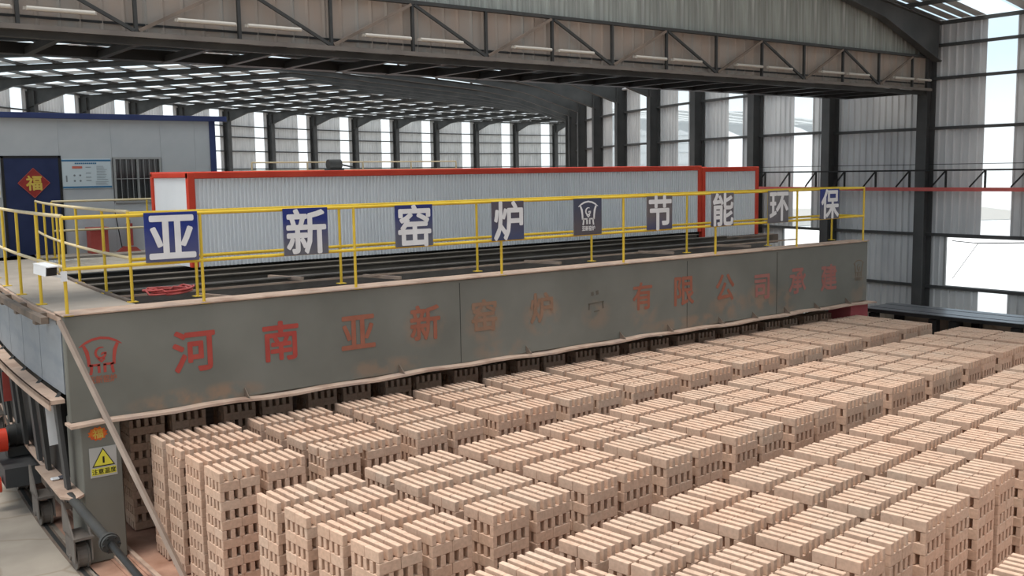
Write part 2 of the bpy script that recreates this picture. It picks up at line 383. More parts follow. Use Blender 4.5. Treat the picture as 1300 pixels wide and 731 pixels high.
def emblem(cx, cz, s, y, mat, parent, name='emblem', small=None):
    """vessel on two pairs of legs under a curved brow, a flame curl inside, a line of small characters below"""
    mb = MB(); q = lambda x, z: (cx + x * s, cz + z * s)
    stroke(mb, [q(-.50, .27), q(-.36, .36), q(-.2, .43), q(0, .46), q(.2, .43), q(.36, .36), q(.50, .27)], [.015 * s, .055 * s, .06 * s, .06 * s, .06 * s, .055 * s, .015 * s], y)
    for k in (-1, 1):
        stroke(mb, [q(k * .40, .30), q(k * .33, .14), q(k * .30, -.05), q(k * .29, -.22)], [.07 * s, .09 * s, .075 * s, .07 * s], y)
        stroke(mb, [q(k * .29, -.20), q(k * .04, -.20)], .055 * s, y)
        stroke(mb, [q(k * .07, -.19), q(k * .07, -.40)], .065 * s, y)
        stroke(mb, [q(k * .24, -.19), q(k * .245, -.32), q(k * .27, -.43)], .065 * s, y)
    sp = []
    for i in range(15):
        t = 1.1 + i * 5.2 / 14; r = .15 - .003 * i
        sp.append(q(r * math.cos(t) * .95, .08 + r * math.sin(t)))
    stroke(mb, sp, [.02 * s + .035 * s * min(1, i / 4) for i in range(15)], y)
    stroke(mb, [q(.13, .08), q(.03, .08), q(.01, .04)], .045 * s, y)
    stroke(mb, [q(-.08, -.04), q(0, -.13), q(.08, -.05)], .05 * s, y)
    o = mb.build(name, mat, parent)
    letter('亚新窑炉', .20 * s, small or mat, parent, (cx, y + .002, cz - .56 * s), .025, .85)
    return o

# ================================================================== SETTING
G = 0.0
# floors -----------------------------------------------------------
mb = MB(); mb.quad((-30, -20, G), (3.0, -20, G), (3.0, 60, G), (-30, 60, G)); mb.build('floor', 'concrete', kind='structure')
mb = MB()
for i in range(-14, 30):                     # ring-shaped strip the kiln and the stacks stand on
    a0, a1 = i * .04, (i + 1) * .04
    mb.quad(P(60.2, a0, .02), P(43.6, a0, .02), P(43.6, a1, .02), P(60.2, a1, .02))
f2 = mb.build('floor.001', 'car_floor', kind='structure')
mb = MB()
for i in range(-14, 30):
    a0, a1 = i * .04, (i + 1) * .04
    mb.quad(P(43.6, a0, .01), P(39.3, a0, .01), P(39.3, a1, .01), P(43.6, a1, .01))
mb.build('floor.002', 'concrete', kind='structure')
mb = MB()
for i in range(0, 60):
    a0, a1 = i * .04, (i + 1) * .04
    mb.quad(P(70.5, a0, -.01), P(60.0, a0, -.01), P(60.0, a1, -.01), P(70.5, a1, -.01))
    if i >= 29: mb.quad(P(60.3, a0, -.005), P(39, a0, -.005), P(39, a1, -.005), P(60.3, a1, -.005))
mb.build('floor.003', 'concrete', kind='structure')
mb = MB(); mb.quad((-160, -120, -.06), (260, -120, -.06), (260, 220, -.06), (-160, 220, -.06)); mb.build('ground', 'yard', kind='structure')

# corrugated sheet between two plan points ---------------------------
def corr(p0, p1, z0, z1, pitch, depth, flat=.55):
    p0, p1 = Vector((p0[0], p0[1], 0)), Vector((p1[0], p1[1], 0)); L = (p1 - p0).length; d = (p1 - p0) / L; n = Vector((-d.y, d.x, 0))
    N = max(1, round(L / pitch)); w = L / N; xs = []
    for i in range(N):
        xs += [(i * w, 0), (i * w + w * flat, 0), (i * w + w * (flat + .12), depth), (i * w + w * .88, depth)]
    xs.append((L, 0)); mb = MB(); vs = []
    for x, o in xs:
        q = p0 + d * x + n * o; vs += [(q.x, q.y, z0), (q.x, q.y, z1)]
    mb.add(vs, [(2 * i, 2 * i + 2, 2 * i + 3, 2 * i + 1) for i in range(len(xs) - 1)])
    return mb

# inner wall (to the right of the picture) ---------------------------
wr = empty('wall_right', P(R_IN + .0, frame(-1), 0), kind='structure')
ZE = H + 3.5
def h_section(mb, r, a, z0, z1, w=.27, dep=.36):
    c0, c1 = P(r, a, z0), P(r, a, z1); rad = (P(r + 1, a, 0) - P(r, a, 0)).normalized(); tan = Vector((rad.y, -rad.x, 0))
    for o in (-dep / 2, dep / 2): mb.bar(c0 + rad * o, c1 + rad * o, w, .025, rad)
    mb.bar(c0, c1, .025, dep - .02, rad)
for i in range(-4, 11):
    a0, a1 = frame(i), frame(i + 1)
    mb = MB(); h_section(mb, R_IN + .22, a0, 0, ZE - .15); mb.build('column', 'column', wr)
    top = ZE; s0, s1 = a0 + .0205, a0 + .0385
    has = i != 0
    def seg(b0, b1, z0, z1): corr(P(R_IN, b0, 0), P(R_IN, b1, 0), z0, z1, .19, .042, .66).build('wall_sheet', 'wall_sheet', wr)
    if i == -1:      # bay with the big window opening
        wz0, wz1 = H - 3.02, H - 1.75; wa0, wa1 = frame(-1) + .0075, .0155
        seg(a0, s0, wz1, top); seg(s1, a1, wz1, top); seg(a0, wa0, wz0, wz1); seg(wa1, a1, wz0, wz1); seg(a0, s0, 0, wz0); seg(s1, a1, 0, wz0)
        st = ((wz1, top), (0, wz0))
    elif i == 1:     # bay with the opening behind the railing
        wz0, wz1 = H - 2.9, H - 1.72; wa0, wa1 = .108, .150
        seg(a0, s0, wz1, top); seg(s1, a1, wz1, top); seg(a0, wa0, wz0, wz1); seg(wa1, a1, wz0, wz1); seg(a0, s0, 0, wz0); seg(s1, a1, 0, wz0)
        st = ((wz1, top), (0, wz0))
    elif not has:
        seg(a0, a1, 0, top); st = ()
    else:
        seg(a0, s0, 0, top); seg(s1, a1, 0, top); st = ((0, top),)
    for z0, z1 in st:
        mb = MB(); q0, q1 = P(R_IN, s0, 0), P(R_IN, s1, 0)
        mb.quad((q0.x, q0.y, z0), (q1.x, q1.y, z0), (q1.x, q1.y, z1), (q0.x, q0.y, z1)); mb.build('translucent_sheet', 'translucent', wr)
    for zc in (-3.04, -1.72, .93, 2.15, 2.95) if i < 1 else (-3.04, -1.72, .97, 2.2):
        mb = MB(); mb.bar(P(R_IN + .07, a0, H + zc), P(R_IN + .07, a1, H + zc), .07, .075); mb.build('girt', 'column', wr)
    if i >= 0:
        mb = MB(); mb.tube([P(R_IN + .12, a0, H + 3.06), P(R_IN + .12, a1, H + 3.06)], .05, 6); mb.build('eave_strut', 'white', wr)
for n_, (wa0, wa1, wz0, wz1, bay) in enumerate(((frame(-1) + .0075, .0155, H - 3.02, H - 1.75, 'a'), (.108, .150, H - 2.9, H - 1.72, 'b'))):
    w = empty('window_%d' % (n_ + 1), P(R_IN, (wa0 + wa1) / 2, wz0), kind='structure')
    mb = MB(); r = R_IN - .02
    for z in (wz0, wz1): mb.bar(P(r, wa0, z), P(r, wa1, z), .06, .06)
    for a in (wa0, wa1): mb.bar(P(r, a, wz0), P(r, a, wz1), .06, .06, (1, 0, 0))
    mb.build('window_frame', 'window_grey', w)
    if n_ == 0:
        mb = MB(); mb.tube([P(r - .1, wa1 - .003, wz1 - .12), P(r - .7, wa1 - .012, wz1 - .2)], .012, 5)
        mb.tube([P(r - .7, wa1 - .012, wz1 - .2), P(r - .7, wa0 + .005, wz1 - .12)], .015, 5)
        mb.tube([P(r - .7, wa1 - .012, wz1 - .2), P(r - .1, wa1 - .004, wz0 + .2)], .008, 5); mb.build('awning_bracket', 'column', w)

# outer wall (far away, across the back) -------------------------------
wb = empty('wall_back', P(R_OUT, frame(15), 0), kind='structure')
ZO = H + 5.1
for i in range(3, 26):
    a0, a1 = frame(i), frame(i + 1)
    mb = MB(); h_section(mb, R_OUT - .25, a0, 0, ZO - .2, .38, .45); mb.build('column', 'column', wb)
    s0, s1 = a0 + .050, a0 + .0655
    for b0, b1 in ((a0, s0), (s1, a1)): corr(P(R_OUT, b0, 0), P(R_OUT, b1, 0), 0, ZO, .28, .03).build('wall_sheet', 'wall_sheet', wb)
    mb = MB(); q0, q1 = P(R_OUT, s0, 0), P(R_OUT, s1, 0)
    mb.quad((q0.x, q0.y, 0), (q1.x, q1.y, 0), (q1.x, q1.y, ZO), (q0.x, q0.y, ZO)); mb.build('translucent_sheet', 'translucent', wb)
    for zc in (3.85, 3.02, 1.95, .6, -1.2):
        mb = MB(); mb.bar(P(R_OUT - .08, a0, H + zc), P(R_OUT - .08, a1, H + zc), .07, .09); mb.build('girt', 'column', wb)

# roof: radial rafters, purlins round the ring, sheets with a translucent strip per bay
ce = empty('ceiling', P(R_RIDGE, frame(8), H + 5.7), kind='structure')
def zroof(r):
    if r <= R_RIDGE: return H + 3.55 + (r - R_IN) / (R_RIDGE - R_IN) * 2.1
    return H + 5.65 - (r - R_RIDGE) / (R_OUT - R_RIDGE) * .5
def rafter(a, r0, r1, name='rafter'):
    t = Vector((math.sin(a), math.cos(a), 0)) * .11
    pts = []
    rs = [r0, r0 + 2.4, r0 + 4.5, R_RIDGE - 1, R_RIDGE, R_RIDGE + 1, R_OUT - 4.5, R_OUT - 2.2, R_OUT] if r1 > R_RIDGE + 5 else [r0, r0 + 2.4, r0 + 4.5, r1]
    low = []
    for r in rs:
        dz = .50
        if r <= r0 + .1: dz = 1.05
        elif r1 > R_RIDGE + 5 and r >= R_OUT - .1: dz = 1.15
        elif r0 + 3 < r < R_OUT - 3: dz = .36
        low.append(P(r, a, zroof(r) - dz))
    upp = [P(r, a, zroof(r) - .13) for r in rs]
    mb = MB()
    for k in range(len(rs) - 1):
        mb.prism([low[k] - t * .15, low[k + 1] - t * .15, upp[k + 1] - t * .15, upp[k] - t * .15], t * .3)
        mb.bar(low[k], low[k + 1], .22, .03); mb.bar(upp[k], upp[k + 1], .22, .03)
    return mb.build(name, 'steel_roof', ce)
def roof_bay(i, r0, r1, npur, fl):
    a0, a1 = frame(i), frame(i + 1)
    s0, s1 = a0 + fl[0], a0 + fl[1]
    ra, rb = r0, r1
    def sheet(b0, b1, mat, name, ribs):
        mb = MB(); n = max(1, int(round((b1 - b0) * (ra + rb) / 2 / ribs))) if ribs else 1
        for k in range(n):
            c0, c1 = b0 + (b1 - b0) * k / n, b0 + (b1 - b0) * (k + 1) / n; cm = c0 + (c1 - c0) * .8
            mb.quad(P(ra, c0, zroof(ra)), P(ra, cm, zroof(ra)), P(rb, cm, zroof(rb)), P(rb, c0, zroof(rb)))
            if ribs: mb.quad(P(ra, cm, zroof(ra) + .0), P(ra, c1, zroof(ra) + .05), P(rb, c1, zroof(rb) + .05), P(rb, cm, zroof(rb) + .0))
            else: mb.quad(P(ra, cm, zroof(ra)), P(ra, c1, zroof(ra)), P(rb, c1, zroof(rb)), P(rb, cm, zroof(rb)))
        mb.build(name, mat, ce)
    sheet(a0, s0, 'roof_sheet', 'roof_sheet', .4); sheet(s0, s1, 'translucent', 'translucent_sheet', 0); sheet(s1, a1, 'roof_sheet', 'roof_sheet', .4)
    mb = MB()
    for k in range(npur):
        r = ra + .1 + (rb - ra - .2) * k / (npur - 1); z = zroof(r) - .075
        mb.bar(P(r, a0, z), P(r, a1, z), .08, .13 if ra > 45 else .09)
    mb.build('purlin', 'steel_roof', ce)
for i in range(1, 26): rafter(frame(i), R_IN + .3, R_OUT)
for i in range(1, 25):
    roof_bay(i, R_IN, R_RIDGE - .45, 10, (.006, .068)); roof_bay(i, R_RIDGE + .45, R_OUT, 10, (.011, .064))
    mb = MB(); zz = zroof(R_RIDGE); mb.quad(P(R_RIDGE - .5, frame(i), zz + .02), P(R_RIDGE + .5, frame(i), zz + .06), P(R_RIDGE + .5, frame(i + 1), zz + .06), P(R_RIDGE - .5, frame(i + 1), zz + .02)); mb.build('ridge_light', 'translucent', ce)
roof_bay(0, R_IN, R_RIDGE - .12, 10, (.016, .052))
for i in range(-11, -3):                    # the hall goes on behind the viewer
    a0, a1 = frame(i), frame(i + 1)
    roof_bay(i, R_IN, R_RIDGE - .12, 8, (.011, .064)); roof_bay(i, R_RIDGE + .12, R_OUT, 8, (.011, .064)); rafter(a0, R_IN + .3, R_OUT)
    for rr, par, nm in ((R_OUT, wb, ZO), (R_IN, wr, ZE)):
        if rr == R_IN and i >= -3: continue
        s0, s1 = a0 + .03, a0 + .046
        for b0, b1 in ((a0, s0), (s1, a1)): corr(P(rr, b0, 0), P(rr, b1, 0), 0, nm, .28, .03).build('wall_sheet', 'wall_sheet', par)
        mb = MB(); q0, q1 = P(rr, s0, 0), P(rr, s1, 0)
        mb.quad((q0.x, q0.y, 0), (q1.x, q1.y, 0), (q1.x, q1.y, nm), (q0.x, q0.y, nm)); mb.build('translucent_sheet', 'translucent', par)
        mb = MB(); h_section(mb, rr + (.22 if rr == R_IN else -.25), a0, 0, nm - .2); mb.build('column', 'column', par)
for i in (-2, -1):                          # the part of the near roof the picture shows
    roof_bay(i, R_IN, 50.0, 7, (.0195, .0395))
    if i < -1: rafter(frame(i), R_IN + .3, 50.0)
rafter(frame(0) - .008, R_IN + .3, R_RIDGE)

# gable sheeting across the hall, above the truss ----------------------
YT = 13.6
ga = empty('wall_gable', (10, YT + .06, H + 1.9), kind='structure')
x = -3.0; k = 0
while x < 23.3:
    x1 = min(x + 1.06, 23.4); zt = min(zroof(XC - x1), zroof(XC - x)) - .02
    corr((x - .02, YT + .10), (x1 + .02, YT + .10 + .008 * (k % 2)), H + 2.66, zt, .21, -.025).build('gable_sheet', 'gable_upper', ga)
    corr((x - .02, YT + .07), (x1 + .02, YT + .07 + .008 * (k % 2)), H + 1.9, H + 2.70, .26, -.022, .75).build('gable_sheet', 'gable_lower', ga)
    x = x1; k += 1
# box truss carrying it
tr = thing('roof_truss', (10, YT, H + 1.88), 'long dark steel lattice truss spanning the hall above the kiln', 'truss')
mb = MB(); mb.bar((-3, YT - .02, H + 1.87), (23.45, YT - .02, H + 1.87), .16, .02); mb.bar((-3, YT - .11, H + 1.865), (23.45, YT - .11, H + 1.865), .02, .065); mb.build('bottom_chord', 'steel_dusty', tr)
mb = MB(); mb.bar((-3, YT + .10, H + 1.80), (23.45, YT + .10, H + 1.80), .10, .09); mb.build('chord_stiffener', 'steel_dark', tr)
mb = MB(); mb.bar((-3, YT - .02, H + 2.66), (23.45, YT - .02, H + 2.66), .08, .055); mb.build('top_chord', 'steel_dark', tr)
VX = [2.83 + 1.418 * n for n in range(-4, 15)]
for n, xv in enumerate(VX):
    mb = MB(); mb.bar((xv, YT - .03, H + 1.9), (xv, YT - .03, H + 2.65), .045, .05, (0, 1, 0)); mb.build('vertical', 'steel_dark', tr)
    if n < len(VX) - 1:
        topfirst = (n % 2 == 0)
        za, zb = (H + 2.62, H + 1.92) if topfirst else (H + 1.92, H + 2.62)
        mb = MB(); mb.bar((xv + .03, YT - .05, za), (VX[n + 1] - .03, YT - .05, zb), .035, .045); mb.build('diagonal', 'steel_dark' if topfirst else 'dusty_dark', tr)
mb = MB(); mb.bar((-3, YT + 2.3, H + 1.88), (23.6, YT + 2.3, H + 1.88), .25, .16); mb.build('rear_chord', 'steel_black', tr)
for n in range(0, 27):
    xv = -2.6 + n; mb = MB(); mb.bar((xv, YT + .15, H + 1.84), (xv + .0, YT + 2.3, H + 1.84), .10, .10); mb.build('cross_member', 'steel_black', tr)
mb = MB(); mb.box(-3, 23.4, YT + .05, YT + 2.35, H + 2.0, H + 2.03); mb.build('darkening_sheet', 'steel_black', tr)  # black sheet added over the cross members to darken the truss underside
tops = [VX[n] for n in range(len(VX)) if n % 2 == 0 and 1.5 < VX[n] < 23.3]
c_ = 0
for xv in tops:
    for s in (-1, 1):
        xa, xb = (xv - .92, xv - .06) if s < 0 else (xv + .06, xv + .92)
        if xb > 23.45: xb = 23.4
        mb = MB(); mb.tube([(xa + .03, YT - .12, H + 2.09), (xb - .03, YT - .12, H + 2.09)], .028, 8)
        o = mb.build('lamp_tube', 'tube_lamp'); o.name = 'tube_light'
        mb2 = MB(); mb2.box(xa, xb, YT - .10, YT - .05, H + 2.07, H + 2.11); mb2.build('batten', 'batten', o)
        tagged(o, 'white tube lamp on the truss, %s from the big wall column' % ORD[15 - c_], 'lamp', 'tube lamps along the truss'); c_ += 1

# ================================================================== KILN
KB0, KB1 = H - 2.93, H - 1.62                # front beam bottom and top
kiln = thing('tunnel_kiln', (11.2, 14, 0), 'wide grey travelling kiln with red painted characters over the brick stacks', 'kiln')
fb = MB(); fb.cbox(2.9, 19.5, 12.6, 12.74, KB0, KB1, .012); fbo = fb.build('front_beam', 'beam', kiln)
for xs_ in (8.62, 13.72, 16.35):
    mb = MB(); mb.box(xs_ - .003, xs_ + .003, 12.594, 12.602, KB0 + .02, KB1 - .05); mb.build('seam', 'steel_dark', fbo)
mb = MB()
nb = 40; vs_ = []
for j in range(nb + 1):
    xx = 2.86 + (19.62 - 2.86) * j / nb; dz = .012 * math.sin(j * 1.7) + .010 * math.sin(j * .6)
    vs_.append((xx, dz))
for j in range(nb):
    (xa, da), (xb, db) = vs_[j], vs_[j + 1]
    mb.prism([(xa, 12.42, KB0 - .03 + da), (xb, 12.42, KB0 - .03 + db), (xb, 12.42, KB0 + .002 + db), (xa, 12.42, KB0 + .002 + da)], (0, .3, 0))
mb.build('bottom_flange', 'dusty', fbo)
for xs_ in (3.25, 5.1, 7.5, 9.9, 12.0, 13.2, 14.6, 15.6, 16.6, 17.6, 18.7):
    mb = MB(); mb.prism([(xs_, 12.44, KB0 + .01), (xs_, 12.6, KB0 + .01), (xs_, 12.6, KB0 + .13)], (.012, 0, 0)); mb.build('gusset', 'dusty_dark', fbo)
mb = MB(); mb.cbox(2.88, 19.5, 12.56, 12.98, KB1, KB1 + .025, .006); mb.build('top_flange', 'dusty', kiln)
mb = MB(); mb.box(2.9, 19.5, 12.96, 13.0, KB1 - .14, KB1); mb.build('top_flange_lip', 'dusty_dark', kiln)
mb = MB(); mb.cbox(3.0, 3.47, 12.6, 13.25, .03, KB0 - .03, .012); mb.build('leg', 'beam', kiln)
mb = MB(); mb.cbox(18.95, 19.6, 12.62, 13.2, .03, KB0 - .03, .012); mb.build('leg', 'red_leg', kiln, label='leg painted dull red')
# painted characters
CH = [('河', 4.45, 2.53, .58, 'char_red', .022), ('南', 5.65, 2.52, .57, 'char_red', .022), ('亚', 6.84, 2.51, .58, 'char_mid', .022), ('新', 7.98, 2.53, .56, 'char_mid', .022),
      ('窑', 9.08, 2.53, .54, 'char_fade', .022), ('炉', 10.24, 2.54, .52, 'char_fade', .024), ('有', 12.56, 2.53, .52, 'char_mid', .018),
      ('限', 13.64, 2.53, .58, 'char_mid', .02), ('公', 14.78, 2.50, .56, 'char_mid', .02), ('司', 15.88, 2.42, .56, 'char_rose', .024), ('承', 17.02, 2.45, .58, 'char_rose', .024),
      ('建', 18.09, 2.44, .58, 'char_rose', .026)]
for ch, x, z, s, mt, bd in CH: letter(ch, s, mt, fbo, (x, 12.598, z), bd, 1.0)
mb = MB()                                    # what is left of a worn-off character: two ticks, a bracket, a dot
for pts, w in (([(11.36, 2.70), (11.37, 2.64)], .05), ([(11.47, 2.72), (11.48, 2.65)], .055), ([(11.27, 2.50), (11.62, 2.52)], .022), ([(11.29, 2.50), (11.28, 2.40)], .03), ([(11.60, 2.52), (11.61, 2.40)], .03), ([(11.40, 2.36), (11.52, 2.37)], .02)): stroke(mb, pts, w, 12.594)
mb.build('lettering', 'char_worn', fbo)
emblem(3.30, 2.60, .50, 12.596, 'char_red', fbo, small='char_mid')
emblem(19.17, 2.55, .40, 12.596, 'char_faint', fbo, small='char_faint')

RK = 60.3                                    # outer side of the kiln
def ring_box(mb, r0, r1, a0, a1, z0, z1, n=4):
    for k in range(n):
        b0, b1 = a0 + (a1 - a0) * k / n, a0 + (a1 - a0) * (k + 1) / n
        q = [P(r0, b0, z0), P(r1, b0, z0), P(r1, b1, z0), P(r0, b1, z0), P(r0, b0, z1), P(r1, b0, z1), P(r1, b1, z1), P(r0, b1, z1)]
        mb.add(q, BOXF)
    return mb
# curved side: panels, channel, posts, chassis ledge
aa = .003
for k in range(9):
    a0 = aa + k * .0205; mb = MB(); ring_box(mb, RK, RK - .05, a0 + .0002, a0 + .0203, H - 2.60, H - 1.70, 2); mb.build('side_panel', 'kiln_side', kiln)
mb = MB(); ring_box(mb, RK + .20, RK + .02, .002, .20, H - 2.69, H - 2.64, 24); ring_box(mb, RK + .20, RK + .18, .002, .20, H - 2.76, H - 2.64, 24); mb.build('side_channel', 'dusty', kiln)
mb = MB(); ring_box(mb, RK + .02, RK - .06, .001, .22, H - 1.70, H - 1.64, 24); mb.build('side_top_rail', 'dusty', kiln)
for k in range(14):
    a = .006 + k * .0135 + (.004 if k % 2 else 0)
    p0, p1 = P(RK + .0, a, .93), P(RK + .07, a, H - 2.69); mb = MB(); mb.bar(p0, p1, .15, .05, (1, 0, 0)); mb.build('side_post', 'steel_dark' if k % 2 else 'column', kiln)
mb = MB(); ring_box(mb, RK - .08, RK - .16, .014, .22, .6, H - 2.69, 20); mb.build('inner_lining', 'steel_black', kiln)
for k in range(10):
    a = .004 + k * .018; mb = MB(); mb.bar(P(RK + .10, a, H - 2.66), P(RK - .02, a + .004, H - 2.62), .05, .02); mb.build('stay', 'steel_dark', kiln)
mb = MB(); mb.bar(P(RK + .05, .010, 1.45), P(RK + .07, .010, 1.95), .16, .006, (0, 1, 0)); mb.build('data_plate', 'white', kiln)
mb = MB(); ring_box(mb, RK - .02, RK - .25, .004, .20, .82, .90, 20); mb.build('chassis_ledge', 'dusty', kiln)
mb = MB(); ring_box(mb, RK - .12, RK - .3, .020, .20, .40, .82, 16); mb.build('chassis_beam', 'dusty_dark', kiln)
mb = MB(); q = [P(RK + .12, .028, .90), P(RK + .16, .001, .90), P(RK + .02, -.002, .90), P(RK - .1, .0, .90), P(RK - .2, .028, .90)]
mb.prism(q, (0, 0, .03)); mb.build('ledge_plate', 'dusty', kiln)
# wheels under the outer side
for k, a in enumerate((.0005, .0335, .066, .098, .13)):
    r = RK - .02
    br = MB(); t = Vector((math.sin(a), math.cos(a), 0)); c = P(r, a, 0)
    for o in (-.10, .10):
        q = P(r + o, a, 0)
        br.prism([q - t * .20 + Vector((0, 0, .42)), q + t * .30 + Vector((0, 0, .42)), q + t * .30 + Vector((0, 0, .80)), q + t * .22 + Vector((0, 0, .80))], P(r + o + .02, a, 0) - q)
        br.prism([q - t * .20 + Vector((0, 0, .14)), q + t * .22 + Vector((0, 0, .14)), q + t * .22 + Vector((0, 0, .44)), q - t * .20 + Vector((0, 0, .44))], P(r + o + .015, a, 0) - q)
    br.bar(P(r - .12, a, .43) - t * .0, P(r + .12, a, .43), .42, .03)
    bo = br.build('wheel_bracket', 'steel_dusty', kiln)
    w = MB(); ax = (P(r + 1, a, 0) - P(r, a, 0)).normalized()
    prof = ((-.075, .12), (-.075, .175), (-.055, .175), (-.05, .155), (.05, .155), (.055, .175), (.075, .175), (.075, .12))
    n = 20; vs2 = []; cc = P(r, a, .175)
    for (o, rr) in prof:
        for j in range(n):
            th = 2 * math.pi * j / n; vs2.append(cc + ax * o + t * (rr * math.cos(th)) + Vector((0, 0, rr * math.sin(th))))
    w.add(vs2, [(i * n + j, i * n + (j + 1) % n, (i + 1) * n + (j + 1) % n, (i + 1) * n + j) for i in range(len(prof) - 1) for j in range(n)], False)
    w.add(vs2[:n], [tuple(range(n))]); w.add(vs2[-n:], [tuple(reversed(range(n)))])
    w.tube([cc - ax * .13, cc + ax * .13], .035, 8)
    w.build('wheel', 'steel_dusty', bo)
# drive unit beside the second bogie
du = MB(); a = .058
du.add([P(RK + .34, a - .012, .38), P(RK - .16, a - .012, .38), P(RK - .16, a + .012, .38), P(RK + .34, a + .012, .38), P(RK + .34, a - .012, .66), P(RK - .16, a - .012, .66), P(RK - .16, a + .012, .66), P(RK + .34, a + .012, .66)], BOXF)
du.build('drive_housing', 'column', kiln)
du = MB(); du.tube([P(RK - .14, a, .98), P(RK + .18, a, .98)], .16, 14); du.tube([P(RK + .18, a, .98), P(RK + .22, a, .98)], .12, 12)
for j in range(3): du.tube([P(RK - .08 + j * .07, a, .98), P(RK - .06 + j * .07, a, .98)], .175, 14)
du.box(*(lambda q: (q.x - .2, q.x + .2, q.y - .12, q.y + .12, .68, .82))(P(RK + .02, a, 0))); du.build('drive_motor', 'steel_dark', kiln)
du = MB(); du.tube([P(RK + .23, a - .004, .98), P(RK + .55, a - .004, .98)], .17, 14); du.tube([P(RK + .36, a - .006, .36), P(RK + .50, a - .006, .36)], .12, 12); du.build('motor_cover', 'red', kiln, label='bright red motor cover')
mb = MB(); mb.bar(P(RK + .10, .062, 1.45), P(RK + .10, .062, 1.9), .14, .006, (0, 1, 0)); mb.build('red_notice', 'red_dull', kiln)

# roof of the kiln: walkways, joists, cladding below ------------------
ZD = KB1
mb = MB(); ring_box(mb, RK - .02, RK - 1.02, .004, .188, ZD - .03, ZD, 20); mb.build('side_walkway', 'deck', kiln)
mb = MB(); ring_box(mb, RK - 1.0, RK - 1.06, .014, .188, ZD - .16, ZD + .03, 20); mb.build('walkway_kerb', 'dusty_dark', kiln)
for k in range(8):
    a = .014 + k * .021; mb = MB(); mb.bar(P(RK + .16, a, ZD - .10), P(RK - .1, a, ZD - .10), .16, .14); mb.build('outrigger', 'dusty_dark', kiln)
mb = MB(); ring_box(mb, RK + .20, RK + .12, .004, .2, ZD - .10, ZD - .02, 20); mb.build('outrigger_rail', 'dusty_dark', kiln)
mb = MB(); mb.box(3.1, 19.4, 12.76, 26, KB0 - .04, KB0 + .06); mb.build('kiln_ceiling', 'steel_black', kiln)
mb = MB(); mb.box(3.4, 19.4, 13.0, 26, ZD - .85, ZD - .70); mb.build('kiln_roof', 'steel_dark', kiln)
mb = MB(); mb.box(3.0, 9.2, 22.4, 26, ZD - .05, ZD); mb.build('rear_platform', 'deck', kiln)
for yj, hh, mt in ((15.3, .22, 'steel_dusty'), (16.5, .30, 'joist'), (17.5, .36, 'joist'), (18.6, .30, 'steel_dark')):
    mb = MB(); zt = ZD - .03
    xl = XC - (RK - 1.06) / 1.0 * math.cos((yj - YC) / 59); xr = 19.4
    mb.box(xl, xr, yj - .09, yj + .09, zt - .02, zt); mb.box(xl, xr, yj - .09, yj + .09, zt - hh, zt - hh + .02); mb.box(xl, xr, yj - .012, yj + .012, zt - hh, zt); mb.build('roof_joist', mt, kiln)
mb = MB(); mb.box(4.1, 19.4, 13.0, 15.2, ZD - .32, ZD - .30); mb.build('roof_plate', 'roof_plate', kiln)
for yj in (14.35,):
    mb = MB(); mb.bar((4.0, yj, ZD - .02), (19.3, yj, ZD - .02), .035, .03); mb.build('pipe_rail', 'dusty', kiln)
for k in range(17):
    xx = 4.6 + k * .92 + random.uniform(-.2, .2); mb = MB(); mb.bar((xx, 14.7, ZD - .33), (xx + random.uniform(-.1, .35), 17.4, ZD - .28), .07, .08); mb.build('cross_joist', 'joist', kiln)
for xx, yy in ((5.05, 13.3), (6.9, 15.0), (8.1, 13.9), (11.6, 14.0), (14.6, 14.0), (17.0, 14.0)):
    mb = MB(); mb.bar((xx, yy + .75, ZD - .05), (xx + .25, yy, ZD - .05), .06, .05); mb.build('brace', 'dusty', kiln)

# railings -------------------------------------------------------------
def railing(name, path, posts, ztop, zmid, mat_rail, base=ZD):
    rl = empty(name, (path[0][0], path[0][1], base), kiln)
    for z, nm in ((ztop, 'top_rail'), (zmid, 'mid_rail')):
        mb = MB(); mb.tube([(p[0], p[1], z) for p in path], .023, 8); mb.build(nm, mat_rail, rl)
    for p in posts:
        mb = MB(); mb.tube([(p[0], p[1], base), (p[0], p[1], ztop)], .021, 8); mb.cbox(p[0] - .06, p[0] + .06, p[1] - .06, p[1] + .06, base, base + .012, .003); mb.build('post', 'yellow', rl)
    return rl
ZT, ZM = H - .45, H - 1.06
railing('front_railing', [(2.95, 12.62), (19.34, 12.62)], [(x, 12.62) for x in (2.95, 4.62, 6.84, 9.45, 12.12, 14.52, 17.0, 19.34)], ZT, ZM, 'yellow')
railing('rear_railing', [(3.97, 13.42), (19.34, 13.42)], [(x, 13.42) for x in (4.83, 7.03, 9.55, 12.09, 14.6, 17.1)], ZT, ZM, 'yellow')
railing('end_railing', [(19.34, 12.62), (19.34, 13.42)], [(19.34, 13.42)], ZT, ZM, 'yellow')
railing('outer_railing', [P(RK - .06, .0005 + .0085 * k, 0) for k in range(20)], [P(RK - .06, a, 0) for a in (.024, .048, .072, .097, .12, .145)], ZT + .02, ZM + .02, 'yellow_dusty')
railing('inner_railing', [P(RK - 1.05, .0138 + .0085 * k, 0) for k in range(19)], [P(RK - 1.05, a, 0) for a in (.0138, .036, .066, .098, .13, .165)], ZT + .02, ZM + .02, 'yellow_dusty')
railing('cabin_railing', [(5.05, 22.3), (9.0, 22.3)], [(x, 22.3) for x in (5.05, 7.0, 9.0)], ZT, ZM, 'yellow_dusty')

